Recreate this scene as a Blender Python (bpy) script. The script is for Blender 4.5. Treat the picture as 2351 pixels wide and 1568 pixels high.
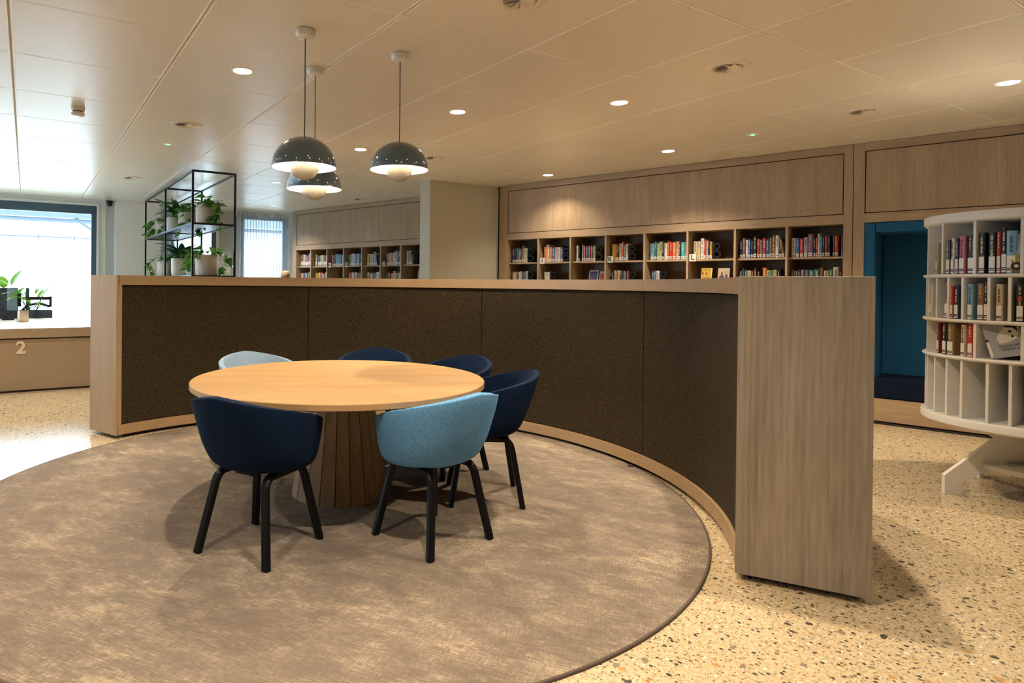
import bpy, bmesh, math, random
from math import sin, cos, pi, radians as R
from mathutils import Vector, Matrix
random.seed(7)
sc = bpy.context.scene
C = sc.collection
for o in list(bpy.data.objects): bpy.data.objects.remove(o)

# ------------------------------------------------------------------ camera, sky, exposure
CAM_H = 1.3305
F, PX, PY = 1448.23, 933.45, 659.60
cam = bpy.data.cameras.new('camera'); camo = bpy.data.objects.new('camera', cam); C.objects.link(camo)
cam.sensor_width = 36.0; cam.lens = F / 2351 * 36
cam.shift_x = (1175.5 - PX) / 2351; cam.shift_y = (PY - 784) / 2351
cam.clip_end = 300
camo.location = (0, 0, CAM_H)
camo.matrix_world = Matrix.Translation((0, 0, CAM_H)) @ Matrix.Rotation(pi / 2 - 0.0056, 4, 'X') @ Matrix.Rotation(0.0101, 4, 'Z')
sc.camera = camo

world = bpy.data.worlds.new('sky'); sc.world = world; world.use_nodes = True
bg = world.node_tree.nodes['Background']
bg.inputs[0].default_value = (0.62, 0.80, 1.0, 1); bg.inputs[1].default_value = 5.8
sc.view_settings.view_transform = 'Standard'; sc.view_settings.look = 'None'
sc.view_settings.gamma = 1; sc.view_settings.exposure = 1.75
sc.view_settings.use_curve_mapping = False
WARM = (1.0, 0.82, 0.60)
SPOT_W = 68.0
PEND_W = 8.5
H = 2.781                     # ceiling height

# ------------------------------------------------------------------ frames
GA = -0.5426
OX, OY, PA, PB = 0.7317, 3.8912, 0.9009, 0.9086
D1 = Vector((sin(GA), cos(GA), 0)); D2 = Vector((cos(GA), -sin(GA), 0))
GROT = -GA                                   # z-rotation: local x = D2, local y = D1
def gpt(i, j, z=0.0):
    return Vector((OX, OY, z)) + D1 * (i * PA) + D2 * (j * PB)
WA, WD = -0.809, 7.6936
WN = Vector((cos(WA), -sin(WA), 0)); WROT = math.atan2(-cos(WA), -sin(WA))
WO = WN * WD                                  # bookcase wall origin, local x = right, local y = into the wall
Q = Vector((-5.499, 11.461, 0))               # window wall origin, local x = D2, local y = outwards
PC = Vector((-0.5404, 3.9408, 0))             # centre of the curved partition
TC = Vector((-0.410, 3.950, 0)); TR = 0.8966  # table
RC = Vector((-0.456, 4.093, 0)); RR = 2.207   # rug

# ------------------------------------------------------------------ materials
def newmat(name):
    m = bpy.data.materials.new(name); m.use_nodes = True
    return m, m.node_tree.nodes, m.node_tree.links, m.node_tree.nodes['Principled BSDF']
def pm(name, col, rough=0.5, metal=0.0, spec=0.5, coat=0.0, emit=None, es=0.0, var=0.0, vscale=8.0, bump=0.0, bscale=200.0):
    m, n, l, b = newmat(name)
    b.inputs['Base Color'].default_value = (*col, 1)
    b.inputs['Roughness'].default_value = rough; b.inputs['Metallic'].default_value = metal
    b.inputs['Specular IOR Level'].default_value = spec
    b.inputs['Coat Weight'].default_value = coat; b.inputs['Coat Roughness'].default_value = 0.08
    if emit: b.inputs['Emission Color'].default_value = (*emit, 1); b.inputs['Emission Strength'].default_value = es
    if var > 0 or bump > 0:
        tc = n.new('ShaderNodeTexCoord')
    if var > 0:
        nz = n.new('ShaderNodeTexNoise'); nz.inputs['Scale'].default_value = vscale; nz.inputs['Detail'].default_value = 4
        cr = n.new('ShaderNodeMix'); cr.data_type = 'RGBA'
        cr.inputs[6].default_value = (*[c * (1 - var) for c in col], 1); cr.inputs[7].default_value = (*[min(1, c * (1 + var)) for c in col], 1)
        l.new(tc.outputs['Object'], nz.inputs['Vector']); l.new(nz.outputs['Fac'], cr.inputs[0]); l.new(cr.outputs[2], b.inputs['Base Color'])
    if bump > 0:
        nb = n.new('ShaderNodeTexNoise'); nb.inputs['Scale'].default_value = bscale; nb.inputs['Detail'].default_value = 2
        bp = n.new('ShaderNodeBump'); bp.inputs['Strength'].default_value = bump; bp.inputs['Distance'].default_value = 0.002
        l.new(tc.outputs['Object'], nb.inputs['Vector']); l.new(nb.outputs['Fac'], bp.inputs['Height']); l.new(bp.outputs['Normal'], b.inputs['Normal'])
    return m
def ramp(n, stops):
    r = n.new('ShaderNodeValToRGB'); e = r.color_ramp.elements
    while len(e) > 1: e.remove(e[-1])
    e[0].position = stops[0][0]; e[0].color = (*stops[0][1], 1)
    for p_, c_ in stops[1:]:
        q = e.new(p_); q.color = (*c_, 1)
    return r
def wood(name, c0, c1, axis='z', scale=1.0, rough=0.5, perf=False, coat=0.0, contrast=1.0, cathedral=0.08):
    m, n, l, b = newmat(name)
    tc = n.new('ShaderNodeTexCoord')
    def mapped(across, along):
        mp = n.new('ShaderNodeMapping')
        s = [across * scale] * 3; s['xyz'.index(axis)] = along * scale
        mp.inputs['Scale'].default_value = s; l.new(tc.outputs['Object'], mp.inputs['Vector']); return mp
    n1 = n.new('ShaderNodeTexNoise'); n1.inputs['Scale'].default_value = 1; n1.inputs['Detail'].default_value = 5; n1.inputs['Roughness'].default_value = 0.6; n1.inputs['Distortion'].default_value = 0.6
    l.new(mapped(9, 0.7).outputs[0], n1.inputs['Vector'])
    n2 = n.new('ShaderNodeTexNoise'); n2.inputs['Scale'].default_value = 1; n2.inputs['Detail'].default_value = 3
    l.new(mapped(160, 5).outputs[0], n2.inputs['Vector'])
    n3 = n.new('ShaderNodeTexNoise'); n3.inputs['Scale'].default_value = 1; n3.inputs['Detail'].default_value = 4; n3.inputs['Distortion'].default_value = 1.4
    l.new(mapped(30, 2.0).outputs[0], n3.inputs['Vector'])
    a1 = n.new('ShaderNodeMath'); a1.operation = 'MULTIPLY_ADD'; a1.inputs[1].default_value = 0.30; l.new(n2.outputs['Fac'], a1.inputs[0])
    a0 = n.new('ShaderNodeMath'); a0.operation = 'MULTIPLY_ADD'; a0.inputs[1].default_value = 0.45; a0.inputs[2].default_value = 0.0
    l.new(n1.outputs['Fac'], a0.inputs[0]); l.new(a0.outputs[0], a1.inputs[2])
    a2 = n.new('ShaderNodeMath'); a2.operation = 'MULTIPLY_ADD'; a2.inputs[1].default_value = 0.25; l.new(n3.outputs['Fac'], a2.inputs[0]); l.new(a1.outputs[0], a2.inputs[2])
    wv = n.new('ShaderNodeTexWave'); wv.wave_type = 'BANDS'; wv.bands_direction = 'Y' if axis == 'x' else 'X'; wv.inputs['Scale'].default_value = 1.0
    wv.inputs['Distortion'].default_value = 5; wv.inputs['Detail'].default_value = 4; wv.inputs['Detail Scale'].default_value = 0.7; wv.inputs['Detail Roughness'].default_value = 0.6
    l.new(mapped(11, 0.8).outputs[0], wv.inputs['Vector'])
    a3 = n.new('ShaderNodeMath'); a3.operation = 'MULTIPLY_ADD'; a3.inputs[1].default_value = 0.30 * cathedral; l.new(wv.outputs['Fac'], a3.inputs[0])
    a4 = n.new('ShaderNodeMath'); a4.operation = 'SUBTRACT'; l.new(a2.outputs[0], a4.inputs[0]); a4.inputs[1].default_value = 0.15 * cathedral; l.new(a4.outputs[0], a3.inputs[2]); a2 = a3
    w_ = 0.16 / contrast
    rp = ramp(n, [(0.5 - w_, c0), (0.5 + w_, c1)]); l.new(a2.outputs[0], rp.inputs[0])
    col = rp.outputs[0]
    b.inputs['Roughness'].default_value = rough; b.inputs['Coat Weight'].default_value = coat; b.inputs['Coat Roughness'].default_value = 0.25
    if perf:                                    # staggered rows of small drilled holes in x,z
        sx = n.new('ShaderNodeSeparateXYZ'); l.new(tc.outputs['Object'], sx.inputs[0])
        def mth(op, a, bb, cc=None):
            q = n.new('ShaderNodeMath'); q.operation = op
            for i, v in enumerate((a, bb, cc)):
                if v is None: continue
                if isinstance(v, (int, float)): q.inputs[i].default_value = v
                else: l.new(v, q.inputs[i])
            return q.outputs[0]
        pit = 0.032
        masks = []
        for off in (0.0, 0.5):
            fx = mth('SUBTRACT', mth('FRACT', mth('MULTIPLY_ADD', sx.outputs[0], 1 / pit, 100 + off), None), 0.5)
            fz = mth('SUBTRACT', mth('FRACT', mth('MULTIPLY_ADD', sx.outputs[2], 1 / pit, 100 + off), None), 0.5)
            d2 = mth('ADD', mth('MULTIPLY', fx, fx), mth('MULTIPLY', fz, fz))
            masks.append(mth('LESS_THAN', d2, 0.10 ** 2))
        mk = mth('MAXIMUM', masks[0], masks[1])
        mx = n.new('ShaderNodeMix'); mx.data_type = 'RGBA'; l.new(mk, mx.inputs[0]); l.new(col, mx.inputs[6]); mx.inputs[7].default_value = (0.075, 0.052, 0.034, 1)
        col = mx.outputs[2]
    l.new(col, b.inputs['Base Color'])
    bp = n.new('ShaderNodeBump'); bp.inputs['Strength'].default_value = 0.12; bp.inputs['Distance'].default_value = 0.001
    l.new(a2.outputs[0], bp.inputs['Height']); l.new(bp.outputs['Normal'], b.inputs['Normal'])
    return m
def felt(name, ca, cb, scale=500.0, rough=0.95, sheen=0.3, big=0.0):
    m, n, l, b = newmat(name)
    tc = n.new('ShaderNodeTexCoord')
    nz = n.new('ShaderNodeTexNoise'); nz.inputs['Scale'].default_value = scale; nz.inputs['Detail'].default_value = 2; nz.inputs['Roughness'].default_value = 0.8
    rp = ramp(n, [(0.36, ca), (0.64, cb)])
    l.new(tc.outputs['Object'], nz.inputs['Vector']); l.new(nz.outputs['Fac'], rp.inputs[0]); l.new(rp.outputs[0], b.inputs['Base Color'])
    b.inputs['Roughness'].default_value = rough; b.inputs['Sheen Weight'].default_value = sheen; b.inputs['Sheen Roughness'].default_value = 0.5
    b.inputs['Sheen Tint'].default_value = (*cb, 1)
    b.inputs['Specular IOR Level'].default_value = 0.15
    bp = n.new('ShaderNodeBump'); bp.inputs['Strength'].default_value = 0.25; bp.inputs['Distance'].default_value = 0.002
    l.new(nz.outputs['Fac'], bp.inputs['Height']); l.new(bp.outputs['Normal'], b.inputs['Normal'])
    return m

def terrazzo():
    m, n, l, b = newmat('terrazzo')
    tc = n.new('ShaderNodeTexCoord')
    nz = n.new('ShaderNodeTexNoise'); nz.inputs['Scale'].default_value = 60; nz.inputs['Detail'].default_value = 3
    l.new(tc.outputs['Object'], nz.inputs['Vector'])
    base = ramp(n, [(0.3, (0.43, 0.33, 0.20)), (0.7, (0.62, 0.52, 0.35))]); l.new(nz.outputs['Fac'], base.inputs[0])
    cur = base.outputs[0]
    sets = [(48, 0.42, [(0.0, (0.05, 0.047, 0.035)), (0.22, (0.16, 0.14, 0.095)), (0.40, (0.55, 0.43, 0.25)), (0.58, (0.35, 0.17, 0.06)), (0.70, (0.07, 0.06, 0.05)), (0.84, (0.78, 0.72, 0.60))], 0.34),
            (105, 0.36, [(0.0, (0.08, 0.07, 0.05)), (0.3, (0.24, 0.17, 0.09)), (0.55, (0.55, 0.36, 0.16)), (0.75, (0.06, 0.05, 0.04)), (0.88, (0.75, 0.68, 0.55))], 0.38),
            (26, 0.40, [(0.0, (0.06, 0.055, 0.04)), (0.4, (0.22, 0.19, 0.13)), (0.75, (0.45, 0.26, 0.10))], 0.80)]
    for s, rad, stops, thr in sets:
        mp = n.new('ShaderNodeMapping'); mp.inputs['Scale'].default_value = (1, 1, 0.0001); mp.inputs['Location'].default_value = (s * 0.37, s * 0.11, 0.3)
        l.new(tc.outputs['Object'], mp.inputs['Vector'])
        v = n.new('ShaderNodeTexVoronoi'); v.feature = 'F1'; v.inputs['Scale'].default_value = s; v.inputs['Randomness'].default_value = 1
        v.voronoi_dimensions = '2D'
        l.new(mp.outputs[0], v.inputs['Vector'])
        sep = n.new('ShaderNodeSeparateColor'); l.new(v.outputs['Color'], sep.inputs[0])
        # chip radius varies with the cell, some cells empty
        r1 = n.new('ShaderNodeMapRange'); r1.inputs[1].default_value = thr; r1.inputs[2].default_value = 1.0; r1.inputs[3].default_value = 0.0; r1.inputs[4].default_value = rad
        l.new(sep.outputs[0], r1.inputs[0])
        nd = n.new('ShaderNodeTexNoise'); nd.inputs['Scale'].default_value = s * 2.2; l.new(mp.outputs[0], nd.inputs['Vector'])
        ad = n.new('ShaderNodeMath'); ad.operation = 'MULTIPLY_ADD'; ad.inputs[1].default_value = 0.5; l.new(nd.outputs['Fac'], ad.inputs[0]); l.new(v.outputs['Distance'], ad.inputs[2])
        sb = n.new('ShaderNodeMath'); sb.operation = 'SUBTRACT'; l.new(ad.outputs[0], sb.inputs[0]); sb.inputs[1].default_value = 0.22
        lt = n.new('ShaderNodeMath'); lt.operation = 'LESS_THAN'; l.new(sb.outputs[0], lt.inputs[0]); l.new(r1.outputs[0], lt.inputs[1])
        cr = ramp(n, stops); cr.color_ramp.interpolation = 'CONSTANT'; l.new(sep.outputs[1], cr.inputs[0])
        mx = n.new('ShaderNodeMix'); mx.data_type = 'RGBA'; l.new(lt.outputs[0], mx.inputs[0]); l.new(cur, mx.inputs[6]); l.new(cr.outputs[0], mx.inputs[7])
        cur = mx.outputs[2]
    l.new(cur, b.inputs['Base Color'])
    b.inputs['Roughness'].default_value = 0.22; b.inputs['Specular IOR Level'].default_value = 0.5
    return m
def rugmat():
    m, n, l, b = newmat('rug_weave')
    tc = n.new('ShaderNodeTexCoord')
    mp0 = n.new('ShaderNodeMapping'); mp0.inputs['Rotation'].default_value = (0, 0, R(24)); l.new(tc.outputs['Object'], mp0.inputs['Vector'])
    def noise(sx, sy, det=4, dist=0.0):
        mp = n.new('ShaderNodeMapping'); mp.inputs['Scale'].default_value = (sx, sy, 1); l.new(mp0.outputs[0], mp.inputs['Vector'])
        q = n.new('ShaderNodeTexNoise'); q.inputs['Scale'].default_value = 1; q.inputs['Detail'].default_value = det; q.inputs['Roughness'].default_value = 0.65; q.inputs['Distortion'].default_value = dist
        l.new(mp.outputs[0], q.inputs['Vector']); return q.outputs['Fac']
    big = noise(1.3, 1.9, 3, 0.3); sa = noise(16, 130, 4); sb_ = noise(140, 20, 4); fine = noise(260, 260, 1)
    def madd(a, k, c_):
        q = n.new('ShaderNodeMath'); q.operation = 'MULTIPLY_ADD'; l.new(a, q.inputs[0]); q.inputs[1].default_value = k
        if isinstance(c_, float): q.inputs[2].default_value = c_
        else: l.new(c_, q.inputs[2])
        return q.outputs[0]
    mid = noise(5, 9, 9, 0.5)
    v = madd(big, 0.20, madd(mid, 0.29, madd(sa, 0.28, madd(sb_, 0.20, madd(fine, 0.12, -0.045)))))
    rp = ramp(n, [(0.45, (0.19, 0.152, 0.122)), (0.52, (0.255, 0.205, 0.162)), (0.585, (0.45, 0.37, 0.265))]); l.new(v, rp.inputs[0])
    # flat-woven ribs
    wv = n.new('ShaderNodeTexWave'); wv.inputs['Scale'].default_value = 75; wv.bands_direction = 'Y'; l.new(mp0.outputs[0], wv.inputs['Vector'])
    wx = n.new('ShaderNodeTexWave'); wx.inputs['Scale'].default_value = 75; wx.bands_direction = 'X'; l.new(mp0.outputs[0], wx.inputs['Vector'])
    mlt = n.new('ShaderNodeMath'); mlt.operation = 'MULTIPLY'; l.new(wv.outputs['Fac'], mlt.inputs[0]); l.new(wx.outputs['Fac'], mlt.inputs[1])
    mr = n.new('ShaderNodeMapRange'); mr.inputs[3].default_value = 0.72; mr.inputs[4].default_value = 1.12; l.new(mlt.outputs[0], mr.inputs[0])
    vm = n.new('ShaderNodeVectorMath'); vm.operation = 'SCALE'; l.new(rp.outputs[0], vm.inputs[0]); l.new(mr.outputs[0], vm.inputs[3])
    l.new(vm.outputs[0], b.inputs['Base Color']); b.inputs['Roughness'].default_value = 0.9; b.inputs['Specular IOR Level'].default_value = 0.2
    bp = n.new('ShaderNodeBump'); bp.inputs['Strength'].default_value = 0.35; bp.inputs['Distance'].default_value = 0.003
    l.new(mlt.outputs[0], bp.inputs['Height']); l.new(bp.outputs['Normal'], b.inputs['Normal'])
    return m
def glassmat():
    m, n, l, b = newmat('window_glass')
    out = n['Material Output']; n.remove(b)
    t = n.new('ShaderNodeBsdfTransparent'); g = n.new('ShaderNodeBsdfGlossy'); g.inputs['Roughness'].default_value = 0.02
    t.inputs[0].default_value = (0.93, 0.97, 0.97, 1)
    mx = n.new('ShaderNodeMixShader'); fr = n.new('ShaderNodeFresnel'); fr.inputs[0].default_value = 1.35
    l.new(fr.outputs[0], mx.inputs[0]); l.new(t.outputs[0], mx.inputs[1]); l.new(g.outputs[0], mx.inputs[2]); l.new(mx.outputs[0], out.inputs[0])
    return m
def sheermat():
    m, n, l, b = newmat('sheer_fabric')
    out = n['Material Output']; n.remove(b)
    t = n.new('ShaderNodeBsdfTransparent'); d = n.new('ShaderNodeBsdfDiffuse'); tl = n.new('ShaderNodeBsdfTranslucent')
    d.inputs[0].default_value = (0.42, 0.44, 0.44, 1); tl.inputs[0].default_value = (0.42, 0.44, 0.45, 1)
    m1 = n.new('ShaderNodeMixShader'); m1.inputs[0].default_value = 0.5; l.new(d.outputs[0], m1.inputs[1]); l.new(tl.outputs[0], m1.inputs[2])
    m2 = n.new('ShaderNodeMixShader'); m2.inputs[0].default_value = 0.48; l.new(t.outputs[0], m2.inputs[1]); l.new(m1.outputs[0], m2.inputs[2]); l.new(m2.outputs[0], out.inputs[0])
    return m
def leafmat(name, ca, cb):
    m, n, l, b = newmat(name)
    out = n['Material Output']
    oi = n.new('ShaderNodeObjectInfo'); mx = n.new('ShaderNodeMix'); mx.data_type = 'RGBA'
    mx.inputs[6].default_value = (*ca, 1); mx.inputs[7].default_value = (*cb, 1); l.new(oi.outputs['Random'], mx.inputs[0])
    l.new(mx.outputs[2], b.inputs['Base Color']); b.inputs['Roughness'].default_value = 0.35
    tl = n.new('ShaderNodeBsdfTranslucent'); l.new(mx.outputs[2], tl.inputs[0])
    ms = n.new('ShaderNodeMixShader'); ms.inputs[0].default_value = 0.35; l.new(b.outputs[0], ms.inputs[1]); l.new(tl.outputs[0], ms.inputs[2]); l.new(ms.outputs[0], out.inputs[0])
    return m

M = {}
M['terrazzo'] = terrazzo(); M['rug'] = rugmat(); M['glass'] = glassmat(); M['sheer'] = sheermat()
M['rug_edge'] = pm('rug_binding', (0.085, 0.062, 0.045), 0.9)
OAK0, OAK1 = (0.29, 0.20, 0.118), (0.46, 0.34, 0.215)
M['oak_z'] = wood('oak_upright', OAK0, OAK1, 'z', rough=0.5)
M['oak_x'] = wood('oak_sideways', OAK0, OAK1, 'x', rough=0.5)
M['oak_perf'] = wood('oak_drilled', OAK0, OAK1, 'z', rough=0.5, perf=True)
M['oak_end'] = wood('oak_end_panel', (0.20, 0.16, 0.122), (0.365, 0.305, 0.24), 'z', rough=0.42, contrast=1.1, cathedral=0.20)
M['oak_rail'] = wood('oak_rail', (0.30, 0.195, 0.10), (0.39, 0.265, 0.15), 'x', rough=0.45, contrast=0.7)
M['oak_top'] = wood('oak_table_top', (0.27, 0.160, 0.068), (0.41, 0.26, 0.112), 'x', scale=0.8, rough=0.45, contrast=1.1)
M['oak_side'] = wood('oak_table_edge', (0.36, 0.22, 0.10), (0.46, 0.30, 0.15), 'x', rough=0.5, contrast=0.7)
M['oak_plank'] = wood('oak_plank', (0.21, 0.12, 0.052), (0.40, 0.25, 0.125), 'z', rough=0.75, contrast=1.1)
M['shelf_dark'] = wood('shelf_inside', (0.09, 0.058, 0.034), (0.15, 0.10, 0.06), 'z', rough=0.6)
M['felt_brown'] = felt('felt_brown', (0.003, 0.002, 0.001), (0.068, 0.048, 0.027), 170, sheen=0.04)
M['felt_seam'] = pm('felt_seam', (0.004, 0.003, 0.002), 1.0)
M['navy'] = felt('wool_navy', (0.0008, 0.0046, 0.019), (0.0028, 0.0150, 0.048), 320, sheen=0.15)
M['steel_blue'] = felt('wool_light_blue', (0.048, 0.165, 0.39), (0.185, 0.43, 0.74), 270, sheen=0.15)
M['grey_blue'] = felt('wool_grey_blue', (0.12, 0.20, 0.31), (0.25, 0.36, 0.50), 500, sheen=0.4)
M['niche_blue'] = felt('niche_blue', (0.010, 0.070, 0.165), (0.028, 0.145, 0.31), 300, sheen=0.2)
M['niche_navy'] = felt('niche_navy', (0.003, 0.007, 0.022), (0.006, 0.012, 0.035), 500, sheen=0.1)
M['black_wood'] = pm('black_lacquered_wood', (0.0025, 0.0025, 0.003), 0.45, spec=0.22)
M['black_metal'] = pm('black_metal', (0.005, 0.0055, 0.007), 0.35, spec=0.35)
M['black_matte'] = pm('black_matte_metal', (0.006, 0.006, 0.006), 0.7, spec=0.2)
M['black_plinth'] = pm('black_plinth', (0.012, 0.010, 0.009), 0.6)
M['ceil_tile'] = pm('ceiling_tile_paint', (0.73, 0.69, 0.61), 0.32, spec=0.5, bump=0.02, bscale=6)
M['ceil_grid'] = pm('ceiling_grid_edge_lit', (0.95, 0.92, 0.86), 0.4)  # lighter than the tiles: light caught on joint edges put into the colour
M['ceil_base'] = pm('ceiling_void', (0.60, 0.56, 0.50), 0.7)
M['wall'] = pm('wall_paint', (0.80, 0.80, 0.76), 0.75, var=0.02)
M['pillar'] = pm('pillar_paint', (0.50, 0.49, 0.42), 0.75, var=0.02, bump=0.05, bscale=90)
M['concrete'] = pm('concrete', (0.48, 0.48, 0.45), 0.8, var=0.2, vscale=60)
M['white_trim'] = pm('white_trim', (0.75, 0.75, 0.73), 0.4)
M['frame_blue'] = pm('window_frame_paint', (0.06, 0.11, 0.155), 0.35)
M['white_lam'] = pm('white_laminate', (0.66, 0.655, 0.63), 0.42)
M['white_lac'] = pm('white_enamel', (0.72, 0.70, 0.66), 0.3)
M['desk_front'] = pm('desk_front_taupe', (0.42, 0.325, 0.225), 0.5, var=0.03)
M['desk_top'] = pm('desk_top_white', (0.80, 0.80, 0.79), 0.25)
M['number'] = pm('number_relief', (0.85, 0.76, 0.60), 0.5)
M['lamp_blue'] = pm('lamp_enamel_grey_blue', (0.072, 0.135, 0.205), 0.12, spec=0.6, coat=0.6)
M['lamp_white'] = pm('lamp_inside_white', (0.85, 0.83, 0.78), 0.35)
M['lamp_bowl'] = pm('lamp_bowl', (0.36, 0.37, 0.37), 0.22, spec=0.5, coat=0.3)
M['bulb'] = pm('bulb_glow', (1, 1, 1), 0.5, emit=(1.0, 0.80, 0.55), es=14)
M['hole_glow'] = pm('pinhole_glow', (1, 1, 1), 0.5, emit=(1.0, 0.86, 0.68), es=2.0)
M['cord'] = pm('cord_grey', (0.05, 0.06, 0.075), 0.6)
M['led'] = pm('downlight_glow', (1, 1, 1), 0.5, emit=(1.0, 0.84, 0.62), es=9)
M['led_weak'] = pm('downlight_dim_glow', (0.8, 0.8, 0.78), 0.5, emit=(1.0, 0.97, 0.92), es=.35)
M['green_led'] = pm('green_led', (0.1, 0.9, 0.3), 0.5, emit=(0.05, 1.0, 0.25), es=2.0)
M['vent'] = pm('vent_paint', (0.72, 0.66, 0.56), 0.35); M['vent_dark'] = pm('vent_shaft', (0.42, 0.39, 0.34), 0.5)
M['pot'] = pm('pot_ceramic', (0.56, 0.52, 0.46), 0.5, var=0.03)
M['soil'] = pm('soil', (0.035, 0.02, 0.012), 0.95, bump=0.5)
M['leaf'] = leafmat('leaf_pothos', (0.06, 0.20, 0.025), (0.16, 0.38, 0.05))
M['leaf_dark'] = leafmat('leaf_dark', (0.012, 0.07, 0.018), (0.05, 0.17, 0.035))
M['leaf_bright'] = leafmat('leaf_bright', (0.10, 0.30, 0.02), (0.22, 0.45, 0.04))
M['stem'] = pm('stem_green', (0.10, 0.16, 0.03), 0.6)
M['planter'] = pm('planter_black', (0.02, 0.03, 0.045), 0.4)
M['brass'] = pm('brushed_metal', (0.45, 0.34, 0.22), 0.3, metal=0.9)
M['screen'] = pm('screen', (0.035, 0.045, 0.055), 0.15)
M['bezel'] = pm('bezel_silver', (0.16, 0.24, 0.32), 0.4)
M['page'] = pm('paper_block', (0.62, 0.56, 0.44), 0.8)
M['sticker'] = pm('label_white', (0.68, 0.66, 0.60), 0.5)
M['ink'] = pm('ink_black', (0.01, 0.01, 0.01), 0.5)
M['skin'] = pm('skin', (0.55, 0.33, 0.23), 0.5)
M['hair'] = pm('hair_light_brown', (0.55, 0.37, 0.19), 0.6, var=0.35, vscale=90)
M['cloth'] = pm('cloth_grey', (0.18, 0.18, 0.2), 0.9)
M['outside_white'] = pm('render_white', (0.62, 0.66, 0.72), 0.8)
M['outside_grey'] = pm('roof_grey', (0.045, 0.055, 0.07), 0.7)
M['outside_beam'] = pm('beam_steel', (0.04, 0.055, 0.075), 0.5)
M['paving'] = pm('paving', (0.5, 0.5, 0.5), 0.8)

# ------------------------------------------------------------------ mesh helpers
class MB:
    def __init__(s): s.v = []; s.f = []
    def add(s, vs, fs):
        k = len(s.v); s.v += [tuple(v) for v in vs]; s.f += [tuple(i + k for i in f) for f in fs]; return s
    def box(s, x0, x1, y0, y1, z0, z1):
        return s.add([(x0, y0, z0), (x1, y0, z0), (x1, y1, z0), (x0, y1, z0), (x0, y0, z1), (x1, y0, z1), (x1, y1, z1), (x0, y1, z1)],
                     [(3, 2, 1, 0), (4, 5, 6, 7), (0, 1, 5, 4), (1, 2, 6, 5), (2, 3, 7, 6), (3, 0, 4, 7)])
    def lathe(s, prof, n=32, c=(0, 0, 0), cap0=False, cap1=False):
        vs = []; fs = []
        for (r, z) in prof:
            for i in range(n):
                a = 2 * pi * i / n; vs.append((c[0] + r * cos(a), c[1] + r * sin(a), c[2] + z))
        for k in range(len(prof) - 1):
            for i in range(n):
                j = (i + 1) % n; fs.append((k * n + i, k * n + j, (k + 1) * n + j, (k + 1) * n + i))
        if cap0: fs.append(tuple(range(n))[::-1])
        if cap1: fs.append(tuple((len(prof) - 1) * n + i for i in range(n)))
        return s.add(vs, fs)
    def tube(s, pts, r, n=8, rx=None):
        pts = [Vector(p) for p in pts]; vs = []; fs = []
        for i, p in enumerate(pts):
            d = (pts[min(i + 1, len(pts) - 1)] - pts[max(i - 1, 0)]).normalized()
            up = Vector((0, 0, 1)) if abs(d.z) < 0.95 else Vector((0, 1, 0))
            a = d.cross(up).normalized(); b = a.cross(d).normalized()
            rr = r[i] if isinstance(r, (list, tuple)) else r
            for k in range(n):
                t = 2 * pi * k / n; vs.append(p + a * (cos(t) * rr) + b * (sin(t) * rr))
        for i in range(len(pts) - 1):
            for k in range(n):
                j = (k + 1) % n; fs.append((i * n + k, i * n + j, (i + 1) * n + j, (i + 1) * n + k))
        fs.append(tuple(range(n))[::-1]); fs.append(tuple((len(pts) - 1) * n + i for i in range(n)))
        return s.add(vs, fs)
    def arc(s, r0, r1, a0, a1, z0, z1, n=24, c=(0, 0)):      # curved bar, angles in degrees, r0/r1 may be (start,end)
        vs = []; fs = []
        for i in range(n + 1):
            t = i / n; a = R(a0 + (a1 - a0) * t)
            ri = r0 if not isinstance(r0, tuple) else r0[0] + (r0[1] - r0[0]) * t
            ro = r1 if not isinstance(r1, tuple) else r1[0] + (r1[1] - r1[0]) * t
            for rr, z in ((ri, z0), (ro, z0), (ro, z1), (ri, z1)):
                vs.append((c[0] + rr * cos(a), c[1] + rr * sin(a), z))
        for i in range(n):
            for k in range(4):
                j = (k + 1) % 4; fs.append((i * 4 + k, i * 4 + j, (i + 1) * 4 + j, (i + 1) * 4 + k))
        fs.append((3, 2, 1, 0)); fs.append((n * 4, n * 4 + 1, n * 4 + 2, n * 4 + 3))
        return s.add(vs, fs)
    def prism(s, pts, y0, y1):                               # polygon in x,z extruded in y
        n = len(pts); vs = [(x, y0, z) for x, z in pts] + [(x, y1, z) for x, z in pts]
        fs = [tuple(range(n)), tuple(range(n, 2 * n))[::-1]] + [(i, i + n, (i + 1) % n + n, (i + 1) % n) for i in range(n)]
        return s.add(vs, fs)
    def mesh(s, name, m=None, smooth=False):
        me = bpy.data.meshes.new(name); me.from_pydata(s.v, [], s.f)
        bm = bmesh.new(); bm.from_mesh(me); bmesh.ops.recalc_face_normals(bm, faces=bm.faces); bm.to_mesh(me); bm.free()
        if m: me.materials.append(m)
        if smooth:
            for p in me.polygons: p.use_smooth = True
            me.set_sharp_from_angle(angle=R(40))
        return me
    def build(s, name, m, parent=None, smooth=False, bevel=0.0, **kw):
        o = bpy.data.objects.new(name, s.mesh(name, m, smooth)); C.objects.link(o)
        if parent: o.parent = parent
        if bevel: 
            b = o.modifiers.new('bevel', 'BEVEL'); b.width = bevel; b.segments = 2; b.limit_method = 'ANGLE'
        tag(o, **kw); return o
def tag(o, label=None, cat=None, group=None, kind=None):
    if label: o['label'] = label
    if cat: o['category'] = cat
    if group: o['group'] = group
    if kind: o['kind'] = kind
    return o
def thing(name, label, cat, loc=(0, 0, 0), rz=0.0, group=None, kind=None):
    o = bpy.data.objects.new(name, None); o.empty_display_size = 0.1; C.objects.link(o)
    o.location = loc; o.rotation_euler = (0, 0, rz); return tag(o, label, cat, group, kind)
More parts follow.
